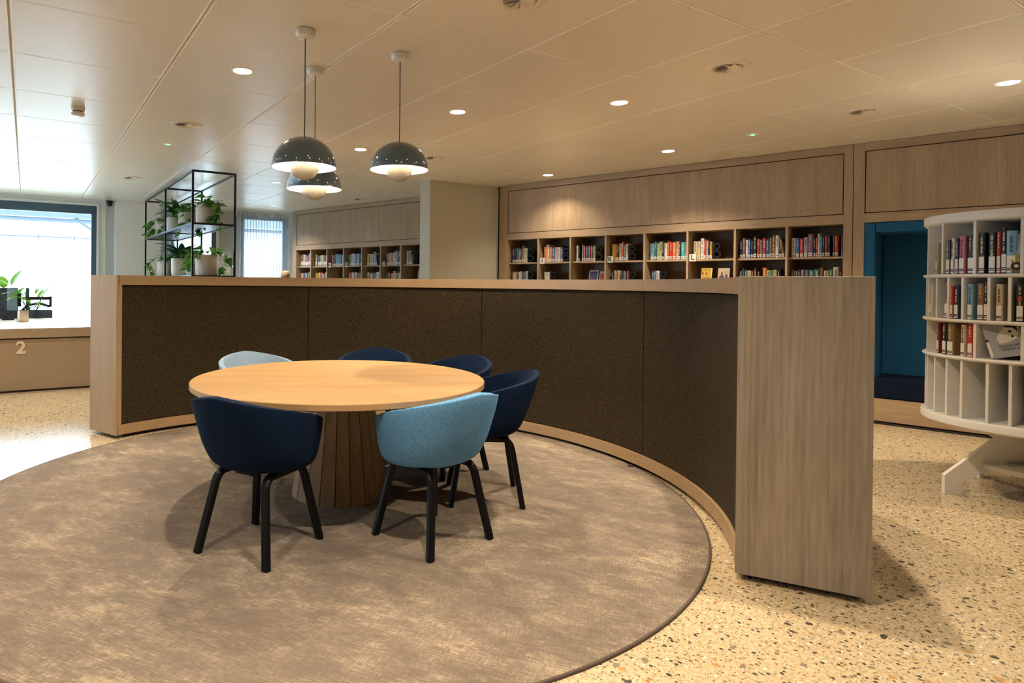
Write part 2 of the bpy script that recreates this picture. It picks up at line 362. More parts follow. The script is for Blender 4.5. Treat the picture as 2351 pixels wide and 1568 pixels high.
def clone(o, parent=None):
    c = o.copy(); C.objects.link(c); c.parent = parent
    for ch in o.children: clone(ch, c)
    return c
def inst(name, me, parent=None, loc=(0, 0, 0), rz=0.0, scale=None, mat=None, rot=None):
    o = bpy.data.objects.new(name, me); C.objects.link(o); o.parent = parent; o.location = loc
    o.rotation_euler = rot if rot else (0, 0, rz)
    if scale: o.scale = scale
    if mat: o.material_slots[0].link = 'OBJECT'; o.material_slots[0].material = mat
    return o
def text(name, s, size, m, parent, loc, rot, ext=0.0006, align='CENTER', bold=0.0, scale=None):
    cu = bpy.data.curves.new(name, 'FONT'); cu.body = s; cu.size = size; cu.extrude = ext; cu.align_x = align; cu.align_y = 'CENTER'; cu.offset = bold
    cu.materials.append(m); cu.resolution_u = 4
    t0 = bpy.data.objects.new('tmp', cu); C.objects.link(t0); dg = bpy.context.evaluated_depsgraph_get()
    me = bpy.data.meshes.new_from_object(t0.evaluated_get(dg)); me.name = name; bpy.data.objects.remove(t0); bpy.data.curves.remove(cu)
    o = bpy.data.objects.new(name, me); C.objects.link(o); o.parent = parent; o.location = loc; o.rotation_euler = rot
    if scale: o.scale = scale
    return o

ORD = ['first', 'second', 'third', 'fourth', 'fifth', 'sixth', 'seventh', 'eighth', 'ninth', 'tenth', 'eleventh', 'twelfth', 'thirteenth', 'fourteenth', 'fifteenth', 'sixteenth', 'seventeenth', 'eighteenth']

# ================================================================== SETTING
fl = MB().box(-15, 15, -17, 8.3, -0.1, 0).build('floor', M['terrazzo'], None, kind='structure'); fl.location = Q + D1 * 0; fl.rotation_euler = (0, 0, GROT)
fl.data.transform(Matrix.Translation((0, 0, 0)))
fl.location = (Q.x, Q.y, 0)
fl.data.clear_geometry() if False else None
# window wall (local x along D2, y outwards)
def wframe(name='wall_back'):
    return thing(name, None, None, (Q.x, Q.y, 0), GROT)
wins = [(-8.6, -5.2, 0.60, 2.68), (-4.9, -1.75, 0.60, 2.68), (-1.62, -0.121, 0.60, 2.68), (1.15, 2.02, 0.60, 2.70), (2.50, 3.50, 0.60, 2.70)]
wins = [(-8.6, -5.2, 0.60, 2.68), (-4.9, -0.121, 0.60, 2.68), (1.15, 2.02, 0.60, 2.70), (2.50, 3.50, 0.60, 2.70)]
b = MB(); x = -9.5
for (a0, a1, z0, z1) in wins:
    b.box(x, a0, 0, 0.3, 0, H + .1); b.box(a0, a1, 0, 0.3, 0, z0); b.box(a0, a1, 0, 0.3, z1, H + .1); x = a1
b.box(x, 3.95, 0, 0.3, 0, H + .1)
wb = b.build('wall_back', M['wall'], None, kind='structure'); wb.location = Q; wb.rotation_euler = (0, 0, GROT)
MB().box(0.02, 0.165, -0.012, 0, 0, 2.74).build('concrete_strip', M['concrete'], wb)
MB().box(2.06, 2.42, -0.012, 0, 0, 2.74).build('concrete_strip', M['concrete'], wb)
MB().box(-0.115, -0.085, -0.03, 0, 0.55, 2.715).box(-4.93, -0.115, -0.03, 0, 2.685, 2.715).build('casing', M['white_trim'], wb)
MB().box(0.95, 0.985, -0.02, 0, 0.0, 2.74).box(0.165, 0.19, -0.10, 0, 0.0, 2.75).build('casing', M['white_trim'], wb)
for k, (a0, a1, z0, z1) in enumerate(wins):
    w = thing(f'window_{k+1}', None, None, Q, GROT, kind='structure')
    fw = 0.085; top = 0.15 if k < 2 else 0.09
    MB().box(a0, a0 + fw, 0.06, 0.16, z0, z1).box(a1 - fw, a1, 0.06, 0.16, z0, z1).box(a0, a1, 0.06, 0.16, z1 - top, z1).box(a0, a1, 0.06, 0.16, z0, z0 + fw)\
        .build('window_frame', M['frame_blue'], w, bevel=0.006)
    if k == 0 or k == 1:
        xm = (a0 + a1) / 2 - (0.8 if k == 1 else 0)
        MB().box(xm - .04, xm + .04, 0.06, 0.16, z0 + fw, z1 - top).build('mullion', M['frame_blue'], w)
    MB().box(a0 + fw, a1 - fw, 0.10, 0.108, z0 + fw, z1 - top).build('pane', M['glass'], w)
    MB().box(a0, a1, -0.10, 0.06, z0 - .03, z0).build('window_sill', M['white_trim'], w)
# other walls
b = MB().box(-10.8, 6.3, 0.62, 0.8, 0, H + .1); o = b.build('wall_right', M['wall'], None, kind='structure'); o.location = WO; o.rotation_euler = (0, 0, WROT)
o = MB().box(-9.75, -9.5, -17, 0.3, 0, .6).box(-9.75, -9.5, -17, 0.3, 2.68, H + .1).box(-9.75, -9.5, -17, -4.4, .6, 2.68).box(-9.75, -9.5, -.6, 0.3, .6, 2.68).build('wall_left', M['wall'], None, kind='structure'); o.location = Q; o.rotation_euler = (0, 0, GROT)
o = MB().box(-9.75, 15, -17.2, -17, 0, H + .1).build('wall_front', M['wall'], None, kind='structure'); o.location = Q; o.rotation_euler = (0, 0, GROT)
# ceiling with lay-in tiles
ce = MB().box(-9.75, 15, -17.2, 0.3, H + 0.012, H + 0.1).build('ceiling', M['ceil_base'], None, kind='structure'); ce.location = Q; ce.rotation_euler = (0, 0, GROT)
def proj(p):
    X, Y, Z = p.x, p.y, p.z - CAM_H
    if Y < 0.3: return None
    return PX + F * X / Y, PY - F * Z / Y
hw, hl = PB / 2 - 0.007, PA / 2 - 0.005
tile = MB().add([(-hw, -hl, 0.012), (hw, -hl, 0.012), (hw, hl, 0.012), (-hw, hl, 0.012), (-hw + .004, -hl + .004, 0), (hw - .004, -hl + .004, 0), (hw - .004, hl - .004, 0), (-hw + .004, hl - .004, 0)],
                [(0, 1, 5, 4), (1, 2, 6, 5), (2, 3, 7, 6), (3, 0, 4, 7), (4, 5, 6, 7)]).mesh('ceiling_tile', M['ceil_tile'])
qi = Vector((OX, OY, 0)) - Q; gx0, gy0 = qi.dot(D2), qi.dot(D1)
def inside(p):
    return (p - WO).dot(WN) < 0.5 and (p - Q).dot(D1) < 0.0 and (p - Q).dot(D2) > -9.4
NT = 0
for i in range(-6, 12):
    for j in range(-14, 9):
        c = gpt(i + .5, j + .5, H)
        if not ((c - Q).dot(D1) < 0.4): continue
        vis = False
        for di, dj in ((0, 0), (1, 0), (0, 1), (1, 1), (.5, .5)):
            pp = gpt(i + di, j + dj, H); q = proj(pp)
            if q and -60 < q[0] < 2420 and -220 < q[1] and inside(pp): vis = True
        if not vis: continue
        inst('ceiling_tile', tile, ce, (gx0 + (j + .5) * PB, gy0 + (i + .5) * PA, H)); NT += 1
for j in range(-14, 9):
    x = gx0 + j * PB; b = MB()
    if j in (-3, -2, -1): b.box(x - .016, x - .007, -17, 0, H - .0015, H + .012).box(x + .007, x + .016, -17, 0, H - .0015, H + .012)
    else: b.box(x - .007, x + .007, -17, 0, H - .0005, H + .012)
    if abs(x) < 14 and x > -9.4: b.build('ceiling_profile', M['ceil_grid'], ce)
b = MB()
for i in range(-10, 12):
    y = gy0 + i * PA
    if y < 0: b.box(-9.5, 14, y - .005, y + .005, H - .0004, H + .012)
b.build('ceiling_cross_profile', M['ceil_grid'], ce, kind='stuff')

# pillars
o = MB().box(0, 1.19, 0, 0.26, 0, H).build('pillar', M['pillar'], None, kind='structure'); o.location = (0.315, 8.762, 0); o.rotation_euler = (0, 0, GROT)
o = MB().box(0.18, 0.95, -0.12, 0.0, 0, H).build('pillar', M['wall'], None, kind='structure'); o.location = Q; o.rotation_euler = (0, 0, GROT)

# ================================================================== WALL BOOKCASES
SH = [0.10, 0.34, 0.67, 1.0, 1.33, 1.655]
def bookcase(name, label, x0, x1, ox0, divs, ox1, niche=None):
    t = thing(name, label, 'bookcase', WO, WROT)
    D = 0.36
    MB().box(x0, ox0, 0, D, 0.0, H - 0.004).build('side_stile', M['oak_z'], t, bevel=.002)
    MB().box(ox1, x1, 0, D, 0.0, H - 0.004).build('side_stile', M['oak_z'], t, bevel=.002)
    MB().box(ox0, ox1, 0, D, 2.70, H - 0.004).build('top_rail', M['oak_x'], t)
    MB().box(ox0, ox1, 0, D, 1.985, 2.078).build('middle_rail', M['oak_x'], t)
    MB().box(ox0 + .008, ox1 - .008, 0.006, 0.03, 2.086, 2.692).build('drilled_panel', M['oak_perf'], t, bevel=.002)
    MB().box(ox0, ox1, 0.025, 0.04, 2.07, 2.71).build('shadow_gap', M['felt_seam'], t)
    if niche is None:
        MB().box(ox0, ox1, D - .02, D, 0.0, 1.99).build('back_board', M['shelf_dark'], t)
        MB().box(ox0, ox1, 0.02, D, 0.0, 0.10).build('plinth', M['oak_x'], t)
        edges = [ox0] + list(divs) + [ox1]
        for d in divs: MB().box(d - .011, d + .011, 0.004, D - .02, 0.10, 1.985).build('divider', M['oak_z'], t)
        for k in range(len(edges) - 1):
            a = edges[k] + (.011 if k else 0); c_ = edges[k + 1] - (.011 if k < len(edges) - 2 else 0)
            for z in SH[1:]:
                MB().box(a, c_, 0.045, D - .02, z - .02, z).build('shelf', M['oak_x'], t)
    return t
DA = [-4.795, -4.292, -3.786, -3.275, -2.756, -2.237, -1.725]
DC = [-9.966, -9.466, -8.981, -8.475, -7.987, -7.486]
bcA = bookcase('bookcase', 'long oak wall bookcase with drilled upper panel, right of the grey pillar', -5.49, -1.143, -5.307, DA, -1.22)
MB().box(-5.475, -5.455, -0.002, 0.01, 0, H - .01).build('shadow_groove', M['felt_seam'], bcA)
bcC = bookcase('bookcase', 'far oak wall bookcase between the curtained window and the grey pillar', -10.56, -6.90, -10.436, DC, -6.985)
bcB = bookcase('bookcase', 'oak wall unit with drilled panel above a blue upholstered seating niche', -1.137, 4.5, -1.045, None, 4.3, niche=1)
# niche body
MB().box(0.55, 4.3, 0.0, 0.03, 0.03, 1.985).build('lower_panel', M['oak_z'], bcB)
MB().box(-1.045, 4.3, 0.0, 0.36, 0.03, 0.25).build('base_panel', M['oak_x'], bcB)
MB().box(-1.137, 4.4, 0.03, 0.36, 0.0, 0.03).build('plinth', M['black_plinth'], bcB)
MB().box(-1.137, 4.4, -0.012, 0.03, 0.0, 0.018).build('skirting', M['black_plinth'], bcB)
MB().box(-1.05, 0.6, 0.60, 0.62, 0.0, 2.0).build('niche_back_board', M['oak_z'], bcB)
ni = thing('niche_bench', 'blue upholstered alcove seat with navy cushion in the oak wall', 'bench', WO + D1 * 0, WROT)
MB().box(-1.043, -0.955, -0.004, 0.52, 0.25, 1.98).build('side_padding', M['niche_blue'], ni, bevel=.012)
MB().box(0.46, 0.548, -0.004, 0.52, 0.25, 1.98).build('side_padding', M['niche_blue'], ni, bevel=.012)
MB().box(-0.953, 0.458, -0.004, 0.52, 1.885, 1.98).build('top_padding', M['niche_blue'], ni, bevel=.012)
MB().box(-0.955, 0.46, 0.52, 0.598, 0.26, 1.98).build('back_padding', M['niche_blue'], ni, bevel=.01)
MB().box(-0.953, -0.06, 0.0, 0.52, 0.252, 0.45).build('seat_cushion', M['niche_navy'], ni, bevel=.02)
MB().box(-0.055, 0.458, 0.0, 0.52, 0.252, 0.45).build('seat_cushion', M['niche_navy'], ni, bevel=.02)

# ================================================================== BOOKS
BC = {'i': ('indigo', (0.035, 0.02, 0.10)), 'k': ('black', (0.010, 0.010, 0.012)), 't': ('teal', (0.04, 0.13, 0.15)), 'l': ('light blue', (0.16, 0.34, 0.50)),
      'r': ('red', (0.42, 0.025, 0.02)), 'd': ('dark red', (0.16, 0.02, 0.02)), 'g': ('grey', (0.20, 0.20, 0.20)), 'w': ('white', (0.60, 0.58, 0.52)),
      'y': ('pale olive', (0.36, 0.38, 0.17)), 'o': ('orange', (0.55, 0.15, 0.02)), 'b': ('blue', (0.03, 0.10, 0.32)), 'n': ('brown', (0.18, 0.11, 0.05)),
      'p': ('purple', (0.14, 0.07, 0.16)), 'e': ('green', (0.10, 0.26, 0.13)), 'v': ('lavender', (0.33, 0.29, 0.42)), 'm': ('mustard', (0.52, 0.33, 0.04)),
      'c': ('turquoise', (0.03, 0.38, 0.46)), 's': ('beige', (0.50, 0.40, 0.27)), 'x': ('navy', (0.012, 0.022, 0.065)), 'q': ('pink', (0.42, 0.12, 0.18))}
BM = {k: pm('book_cover_' + v[0].replace(' ', '_'), v[1], 0.4, var=0.12, vscale=14) for k, v in BC.items()}
def bookmesh():
    b = MB(); t = 0.09
    # unit book: x 0..1 thickness, y 0..1 depth (spine at y=0), z 0..1 height; rounded spine
    pts = [(0, .06), (.12, .018), (.35, 0), (.65, 0), (.88, .018), (1, .06), (1, 1), (1 - t, 1), (1 - t, .08), (t, .08), (t, 1), (0, 1)]
    n = len(pts); vs = [(x, y, 0) for x, y in pts] + [(x, y, 1) for x, y in pts]
    fs = [(0, 1, 2, 3, 4, 5, 8, 9), (5, 6, 7, 8), (0, 9, 10, 11)]
    fs += [tuple(i + n for i in f)[::-1] for f in fs[:3]]
    fs += [(i, (i + 1) % n, (i + 1) % n + n, i + n) for i in range(n)]
    return b.add(vs, fs).mesh('book', BM['k'])
BOOK = bookmesh()
PAGES = MB().box(.09, .91, .08, .97, .015, .985).mesh('page_block', M['page'])
STICK = MB().box(.14, .86, -.012, .06, .04, .20).mesh('spine_label', M['sticker'])
STICK2 = MB().box(.12, .88, -.012, .06, .03, .42).mesh('spine_label', M['sticker'])
DOT = MB().box(.34, .66, -.016, -.008, .09, .135).mesh('label_mark', M['ink'])
BANDS = MB().box(.12, .88, -.016, -.008, .075, .10).box(.12, .88, -.016, -.008, .115, .14).mesh('label_mark', M['ink'])
def title_mesh(seed, z0, z1):
    rnd = random.Random(seed); b = MB(); z = z1
    while z > z0:
        h = rnd.uniform(.012, .03)
        if rnd.random() < .82: b.box(.36, rnd.choice((.55, .62, .66)), -.007, .04, z - h, z)
        z -= h + .008
    return b.mesh('spine_lettering', M['page'])
TITLES = [title_mesh(s, z0, .92) for s, z0 in ((1, .30), (2, .50), (3, .40), (4, .62))]
M['gold'] = pm('lettering_gold', (0.5, 0.38, 0.12), .4); M['ltr_dark'] = pm('lettering_dark', (0.03, 0.03, 0.05), .5)
NB = 0
def book(loc, rz, w, h, d, col, label, group, big=False, lean=0.0, text_on=True):
    global NB; NB += 1
    o = inst('book', BOOK, None, loc, rz, (w, d, h), BM[col]); tag(o, label, 'book', group)
    if lean: o.rotation_euler = (0, lean, rz)
    inst('page_block', PAGES, o)
    inst('spine_label', STICK2 if big else STICK, o)
    inst('label_mark', BANDS if big else DOT, o)
    if text_on:
        inst('spine_lettering', TITLES[NB % 4], o, mat=(M['ltr_dark'] if col in 'wslmyvgqe' else (M['gold'] if NB % 3 == 0 else M['page'])))
    return o
# bookend: black sheet with two round openings, standing on a foot plate
def make_bookend():
    b = MB()
    for cz, r in ((0.055, 0.050), (0.147, 0.042)):
        n = 20
        for y0, y1 in ((0, .03),):
            vs = []; fs = []
            for k in range(n):
                a = 2 * pi * k / n
                for rr, y in ((r, y0), (r, y1), (r * .45, y1), (r * .45, y0)): vs.append((.05 + rr * cos(a), y, cz + rr * sin(a)))
            for k in range(n):
                j = (k + 1) % n
                for q in range(4): fs.append((k * 4 + q, k * 4 + (q + 1) % 4, j * 4 + (q + 1) % 4, j * 4 + q))
            b.add(vs, fs)
    b.box(0, .022, 0, .13, 0, .195)
    return b
BEND = make_bookend().mesh('bookend', M['black_matte']); BFOOT = MB().box(0, .10, 0, .13, 0, .003).mesh('foot_plate', M['black_metal'])
def lp(x, y, z): return WO + Vector((cos(WROT), sin(WROT), 0)) * x + WN * y + Vector((0, 0, z))
def fill(case, cellno, x0, x1, z, row, spec, f0, f1, hh=0.205, end=None, big=False, stick=True):
    """spec: space separated letters (optional digits = relative width, ^ = taller, . = gap)"""
    items = []
    for tkn in spec.split():
        w = 1.0; h = hh * random.uniform(.93, 1.05)
        if '^' in tkn: h = hh * 1.13; tkn = tkn.replace('^', '')
        lean = '/' in tkn; tkn = tkn.replace('/', '')
        if len(tkn) > 1: w = float(tkn[1:]) / 10
        items.append([tkn[0], w * random.uniform(.88, 1.12), h, lean])
    tot = sum(i[1] for i in items); W = (x1 - x0); xa = x0 + f0 * W; xb = x0 + f1 * W; k = (xb - xa) / tot; x = xa; n = 0
    for c_, w, h, lean in items:
        if c_ != '.':
            lb = f'{BC[c_][0]} book {ORD[n]} from left, {row} row, {ORD[cellno]} bay, {case[0]}'
            book(lp(x + .001, 0.06 + random.uniform(0, .012), z), WROT, w * k - .0015, h, random.uniform(.13, .15), c_, lb, case[1], big=big, lean=(-0.16 if lean else 0))
            n += 1
        x += w * k
    if end:
        e = inst('bookend', BEND, None, lp(x + .004 + (0.03 if lean else 0), 0.055, z), WROT); tag(e, f'black bookend with round openings, {row} row, {ORD[cellno]} bay, {case[0]}', 'bookend', 'black bookends')
        inst('foot_plate', BFOOT, e)
CA = ('bookcase right of pillar', 'library books in the long bookcase'); CCc = ('bookcase left of pillar', 'library books in the far bookcase')
EA = [-5.307] + DA + [-1.22]; EC = [-10.436] + DC + [-6.985]
rowA1 = [("i k t l d g^ y w", .06, .60, 1), ("o8 w^ o b v s b", .10, .72, 1), ("w k . g r t b r p n y", .10, .68, 1), ("m15 o k y14 r^ t s", .10, .55, 1),
         ("l18 t y y k w14 r r o14 s k c14 g", .08, .97, 0), ("s16 s12 w^14 r w6 x m", .08, .50, 1), ("k12 p12 w b x k^16 r12 g r14 b n n^12 w^13 k13 n/", .04, .97, 0),
         ("w17 b17 r17 v17 p^22 x r8 w^ l x r x . k8 r15 . g4", .04, .99, 0)]
rowA2 = [("d w y d w w t t v w", .04, .62, 1), ("w12 w12 r6", .12, .32, 1), None, ("k s n s . k g k r", .10, .57, 1), ("b b w14", .12, .32, 1), None,
         ("t k^ t s14 d k^ k . o^14 y e s k", .04, .88, 0), ("d g14 x p12 t13 t18 t16 d^14 y18 t13 s^20 k", .04, .99, 0)]
for k in range(8):
    s = rowA1[k]; fill(CA, k, EA[k] + .011, EA[k + 1] - .011, 1.655, 'upper', s[0], s[1], s[2], end=s[3], hh=.215)
    if rowA2[k]: s = rowA2[k]; fill(CA, k, EA[k] + .011, EA[k + 1] - .011, 1.33, 'lower', s[0], s[1], s[2], end=s[3], hh=.192)
rowC1 = [("d n w s p r p c^ k w", .12, .98, 0, 1), ("s . t e s w q k w w", .12, .98, 0, 1), ("q14 k k t^ l l14 k l k l w14 l", .14, .98, 0, 0), ("t y l w v b14 w b t g", .12, .92, 0, 0),
         ("s14 d s w o v^ y b^/", .16, .72, 1, 0), ("k q14 o y g w v^14 p t^16 d12", .12, .96, 0, 0), ("s14 e16 g8 w/", .14, .42, 1, 0)]
rowC2 = [("w o b w k s t^ w^ k", .14, .98, 0, 0), ("m16 m w r15 w . w l14", .12, .98, 0, 0), ("r", .90, .97, 0, 0), ("m r l w r w . n g g", .14, .90, 0, 0), ("s14 k w d g t w15 b^ k", .14, .96, 0, 0),
         ("k r k o16 s^ s k w k", .14, .92, 0, 0), None]
for k in range(7):
    s = rowC1[k]; fill(CCc, k, EC[k] + .011, EC[k + 1] - .011, 1.655, 'upper', s[0], s[1], s[2], end=s[3], hh=.235 if k in (0, 6) else .215, big=bool(s[4]))
    if rowC2[k]: s = rowC2[k]; fill(CCc, k, EC[k] + .011, EC[k + 1] - .011, 1.33, 'lower', s[0], s[1], s[2], end=s[3], hh=.195)
# face-out books
def faceout(x, y, z, w, h, mat, label, deco, tilt=0.22):
    o = thing('display_book', label, 'book', lp(x, y, z), WROT, 'books displayed face out'); o.rotation_euler = (-tilt, 0, WROT)
    MB().box(0, w, 0, .018, 0, h).build('cover', mat, o, bevel=.001)
    MB().box(.004, w - .002, .003, .015, h - .001, h + .0015).build('page_block', M['page'], o)
    for (dx0, dx1, dz0, dz1, m) in deco:
        MB().box(dx0 * w, dx1 * w, -.0015, .001, dz0 * h, dz1 * h).build('cover_print', m, o)
    return o
yel = pm('cover_yellow', (0.42, 0.30, 0.02), .4); bei = pm('cover_beige', (0.40, 0.30, 0.2), .4); nvy = pm('cover_blue', (0.02, 0.035, 0.12), .35); rdd = pm('cover_maroon', (0.20, 0.04, 0.035), .4)
z = 1.355
stand = MB().box(0.12, .47, .0, .14, 0, .004).box(.12, .47, 0, .004, 0, .022).mesh('book_stand', M['shelf_dark'])
o = inst('book_stand', stand, None, lp(EA[2] + .02, .045, 1.33), WROT); tag(o, 'low wooden ledge under the blue and maroon display books', 'book stand')
faceout(EA[2] + .235, .07, 1.336, .125, .20, nvy, 'dark blue face-out book with white frame, third bay, bookcase right of pillar', [(0, 1, .96, 1, M['sticker']), (0, .03, 0, 1, M['sticker']), (.95, 1, 0, 1, M['sticker']), (.4, .9, 0, .06, M['sticker']), (.2, .45, .3, .55, rdd)])
o = faceout(EA[2] + .385, .07, 1.336, .108, .19, rdd, 'maroon face-out book with cream title band, third bay, bookcase right of pillar', [(0, .05, 0, 1, M['sticker']), (.05, 1, .86, 1, M['sticker']), (.5, .9, .2, .4, BM['e']), (.1, .5, .1, .25, M['page'])])
text('cover_title', 'BOEK', .036, M['ink'], o, (.062, -.003, .176), (pi / 2, 0, 0), .0004)
o = inst('book_stand', MB().box(0.0, .40, .02, .10, 0, .075).mesh('book_stand', pm('box_mauve', (.24, .17, .19), .5)), None, lp(EA[5] + .11, .035, 1.33), WROT)
tag(o, 'mauve card display box with coloured windows under the two face-out books', 'display box')
for k, m in enumerate((BM['t'], BM['n'], BM['k'], BM['r'], BM['r'])):
    MB().box(.025 + k * .075, .08 + k * .075, .017, .021, .006, .052).build('window', m, o)
o = faceout(EA[5] + .13, .08, 1.40, .12, .155, yel, 'yellow face-out book with dark red drawing, sixth bay, bookcase right of pillar', [(.08, .22, .45, .70, rdd), (.42, .55, .42, .66, rdd), (.1, .85, .22, .27, rdd), (.1, .85, .84, .88, rdd), (.94, 1, 0, 1, M['page'])])
o = faceout(EA[5] + .315, .08, 1.40, .125, .15, bei, 'beige face-out book with two dark figures, sixth bay, bookcase right of pillar', [(.15, .55, 0, .42, M['ltr_dark']), (.28, .42, .42, .68, M['ltr_dark']), (.65, .85, .2, .5, M['ltr_dark']), (.6, .9, 0, .2, M['ltr_dark']), (.5, .85, .60, .63, rdd), (.5, .85, .70, .73, rdd)])
o = faceout(EC[6] + .33, .06, 1.33, .14, .24, pm('cover_taupe', (.30, .23, .17), .5), 'beige face-out book with dark oval beside the grey pillar', [(.35, .75, .25, .65, M['ltr_dark'])], tilt=.12)
# letter signs
for ch, e, nm in (('A', EC[2], 'left'), ('B', EC[3], 'left'), ('D', EC[5], 'left'), ('I', EA[1], 'right'), ('K', EA[3], 'right'), ('L', EA[5], 'right')):
    t = thing('letter_sign', f'small white shelf sign with a black letter {ch}', 'sign', lp(e + .016, .030, 1.63), WROT, 'letter signs on the shelf edges')
    MB().box(0, .075, 0, .004, 0, .085).build('sign_plate', M['sticker'], t)
    text('letter', ch, .08, M['ink'], t, (.037, -.0015, .042), (pi / 2, 0, 0), .0005, bold=.002)

# ================================================================== CURVED PARTITION
TOP = 1.379
RI, A0, A1 = 2.3138, -27.75, 144.55
pt = thing('curved_partition', 'low curved oak partition with dark brown felt panels around the table', 'partition', (PC.x, PC.y, 0))
RO0, RO1 = 2.817, 2.724
MB().arc(RI + .025, (RO0 - .05, RO1 - .05), A0 + 1.3, A1 - 1.6, .115, TOP - .09, 72).build('core', M['felt_seam'], pt)
_sa = [A0 + .72, 14.9, 57.65, 100.6, A1 - .5]
for k in range(4):
    f0 = (_sa[k] - A0) / (A1 - A0); f1 = (_sa[k + 1] - A0) / (A1 - A0); rr = (RO0 + (RO1 - RO0) * f0, RO0 + (RO1 - RO0) * f1)
    MB().arc(RI, rr, _sa[k] + .015, _sa[k + 1] - .015, TOP - .083, TOP, 32).build('top_rail', M['oak_rail'], pt)
    MB().arc(RI, rr, _sa[k] + .015, _sa[k + 1] - .015, .032, .113, 32).build('bottom_rail', M['oak_rail'], pt)
MB().arc(RI + .05, (RO0 - .05, RO1 - .05), A0 + 1.5, A1 - 2.2, 0, .033, 72).build('plinth', M['black_plinth'], pt)
def endpanel(a, ro, sgn, th):
    # flat radial board, local x radial, y thickness
    o = MB().box(RI - .001, ro + .002, 0, th, .030, TOP + .001).build('end_panel', M['oak_end' if sgn < 0 else 'oak_side_z'], pt, bevel=.0015)
    o.rotation_euler = (0, 0, R(a)); return o
M['oak_side_z'] = wood('oak_end_panel_warm', (0.29, 0.185, 0.085), (0.41, 0.275, 0.15), 'z', rough=0.6, contrast=0.8)
o = endpanel(A0, RO0, -1, 0.03)
o = endpanel(A1 + .1, RO1, 1, -0.02)
MB().arc(RI, RI + .03, 143.4, A1 - .4, .113, TOP - .083, 3).build('stile', M['oak_rail'], pt)
seams = [A0 + .8, 14.9, 57.65, 100.6, 143.35]
for k in range(4):
    MB().arc(RI + .014, RI + .05, seams[k] + .07, seams[k + 1] - .07, .118, TOP - .088, 30).build('felt_panel', M['felt_brown'], pt, bevel=.004)
MB().arc((RO0 - .045), (RO0 - .02), A0 + .8, A1 - 2, .113, TOP - .083, 72).build('outer_panel', M['oak_z'], pt) if False else \
    MB().arc((RO0 - .05, RO1 - .05), (RO0 - .02, RO1 - .02), A0 + .8, A1 - .8, .113, TOP - .083, 72).build('outer_panel', M['oak_z'], pt)
# dark scrap under the rail
tag(MB().lathe([(0.0, .0), (.02, .004), (.024, .012), (.012, .02), (0, .022)], 9).build('fluff', pm('fluff_purple', (.03, .012, .03), .9), None, smooth=True), 'small dark purple scrap of fluff lying under the partition rail', 'litter').location = PC + Vector((2.30 * cos(R(17.2)), 2.30 * sin(R(17.2)), 0))

# ================================================================== RUG
n = 160
b = MB().lathe([(0, .009), (RR * .5, .009), (RR - .012, .009)], n); b.f = [f for f in b.f]
rug = b.build('round_rug', M['rug'], None, label='large round mottled brown and tan flat-woven rug', cat='rug'); rug.location = RC
MB().lathe([(RR - .013, .0), (RR - .013, .0092), (RR - .003, .0098), (RR, .006), (RR, 0)], n).build('binding', M['rug_edge'], rug, smooth=True)

# ================================================================== TABLE
tb = thing('round_table', 'large round oak table on a faceted plank pedestal', 'table', (TC.x, TC.y, .009))
h0 = .731
t_ = MB().lathe([(0, h0 - .036), (TR - .006, h0 - .036), (TR, h0 - .031), (TR, h0 - .003), (TR - .003, h0), (0, h0)], 128).build('table_top', M['oak_top'], tb, smooth=True)
t_.rotation_euler = (0, 0, R(8))
t_.data.materials.append(M['oak_side'])
for p in t_.data.polygons:
    if abs(p.normal.z) < .5: p.material_index = 1
NP = 20
for k in range(NP):
    a0 = 2 * pi * (k + .03) / NP; a1 = 2 * pi * (k + .97) / NP
    def pr(r, a, z): return (r * cos(a) , r * sin(a), z)
    r0, r1 = .305, .190; zt = h0 - .037
    vs = [pr(r0, a0, 0), pr(r0, a1, 0), pr(r0 - .02, a1, 0), pr(r0 - .02, a0, 0), pr(r1, a0, zt), pr(r1, a1, zt), pr(r1 - .02, a1, zt), pr(r1 - .02, a0, zt)]
    o = MB().add(vs, [(0, 1, 2, 3), (4, 5, 6, 7), (0, 1, 5, 4), (1, 2, 6, 5), (2, 3, 7, 6), (3, 0, 4, 7)]).build('pedestal_plank', M['oak_plank'], tb)
    o.data.transform(Matrix.Rotation(-(a0 + a1) / 2, 4, 'Z'))
    dz = random.uniform(-3, 3); o.data.transform(Matrix.Translation((0, 0, dz))); o.location = Vector((0.0, 0.06, -dz)); o.rotation_euler = (0, 0, (a0 + a1) / 2)
MB().lathe([(.284, .002), (.168, h0 - .04)], NP).build('pedestal_core', M['felt_seam'], tb).location = (0, .06, 0)

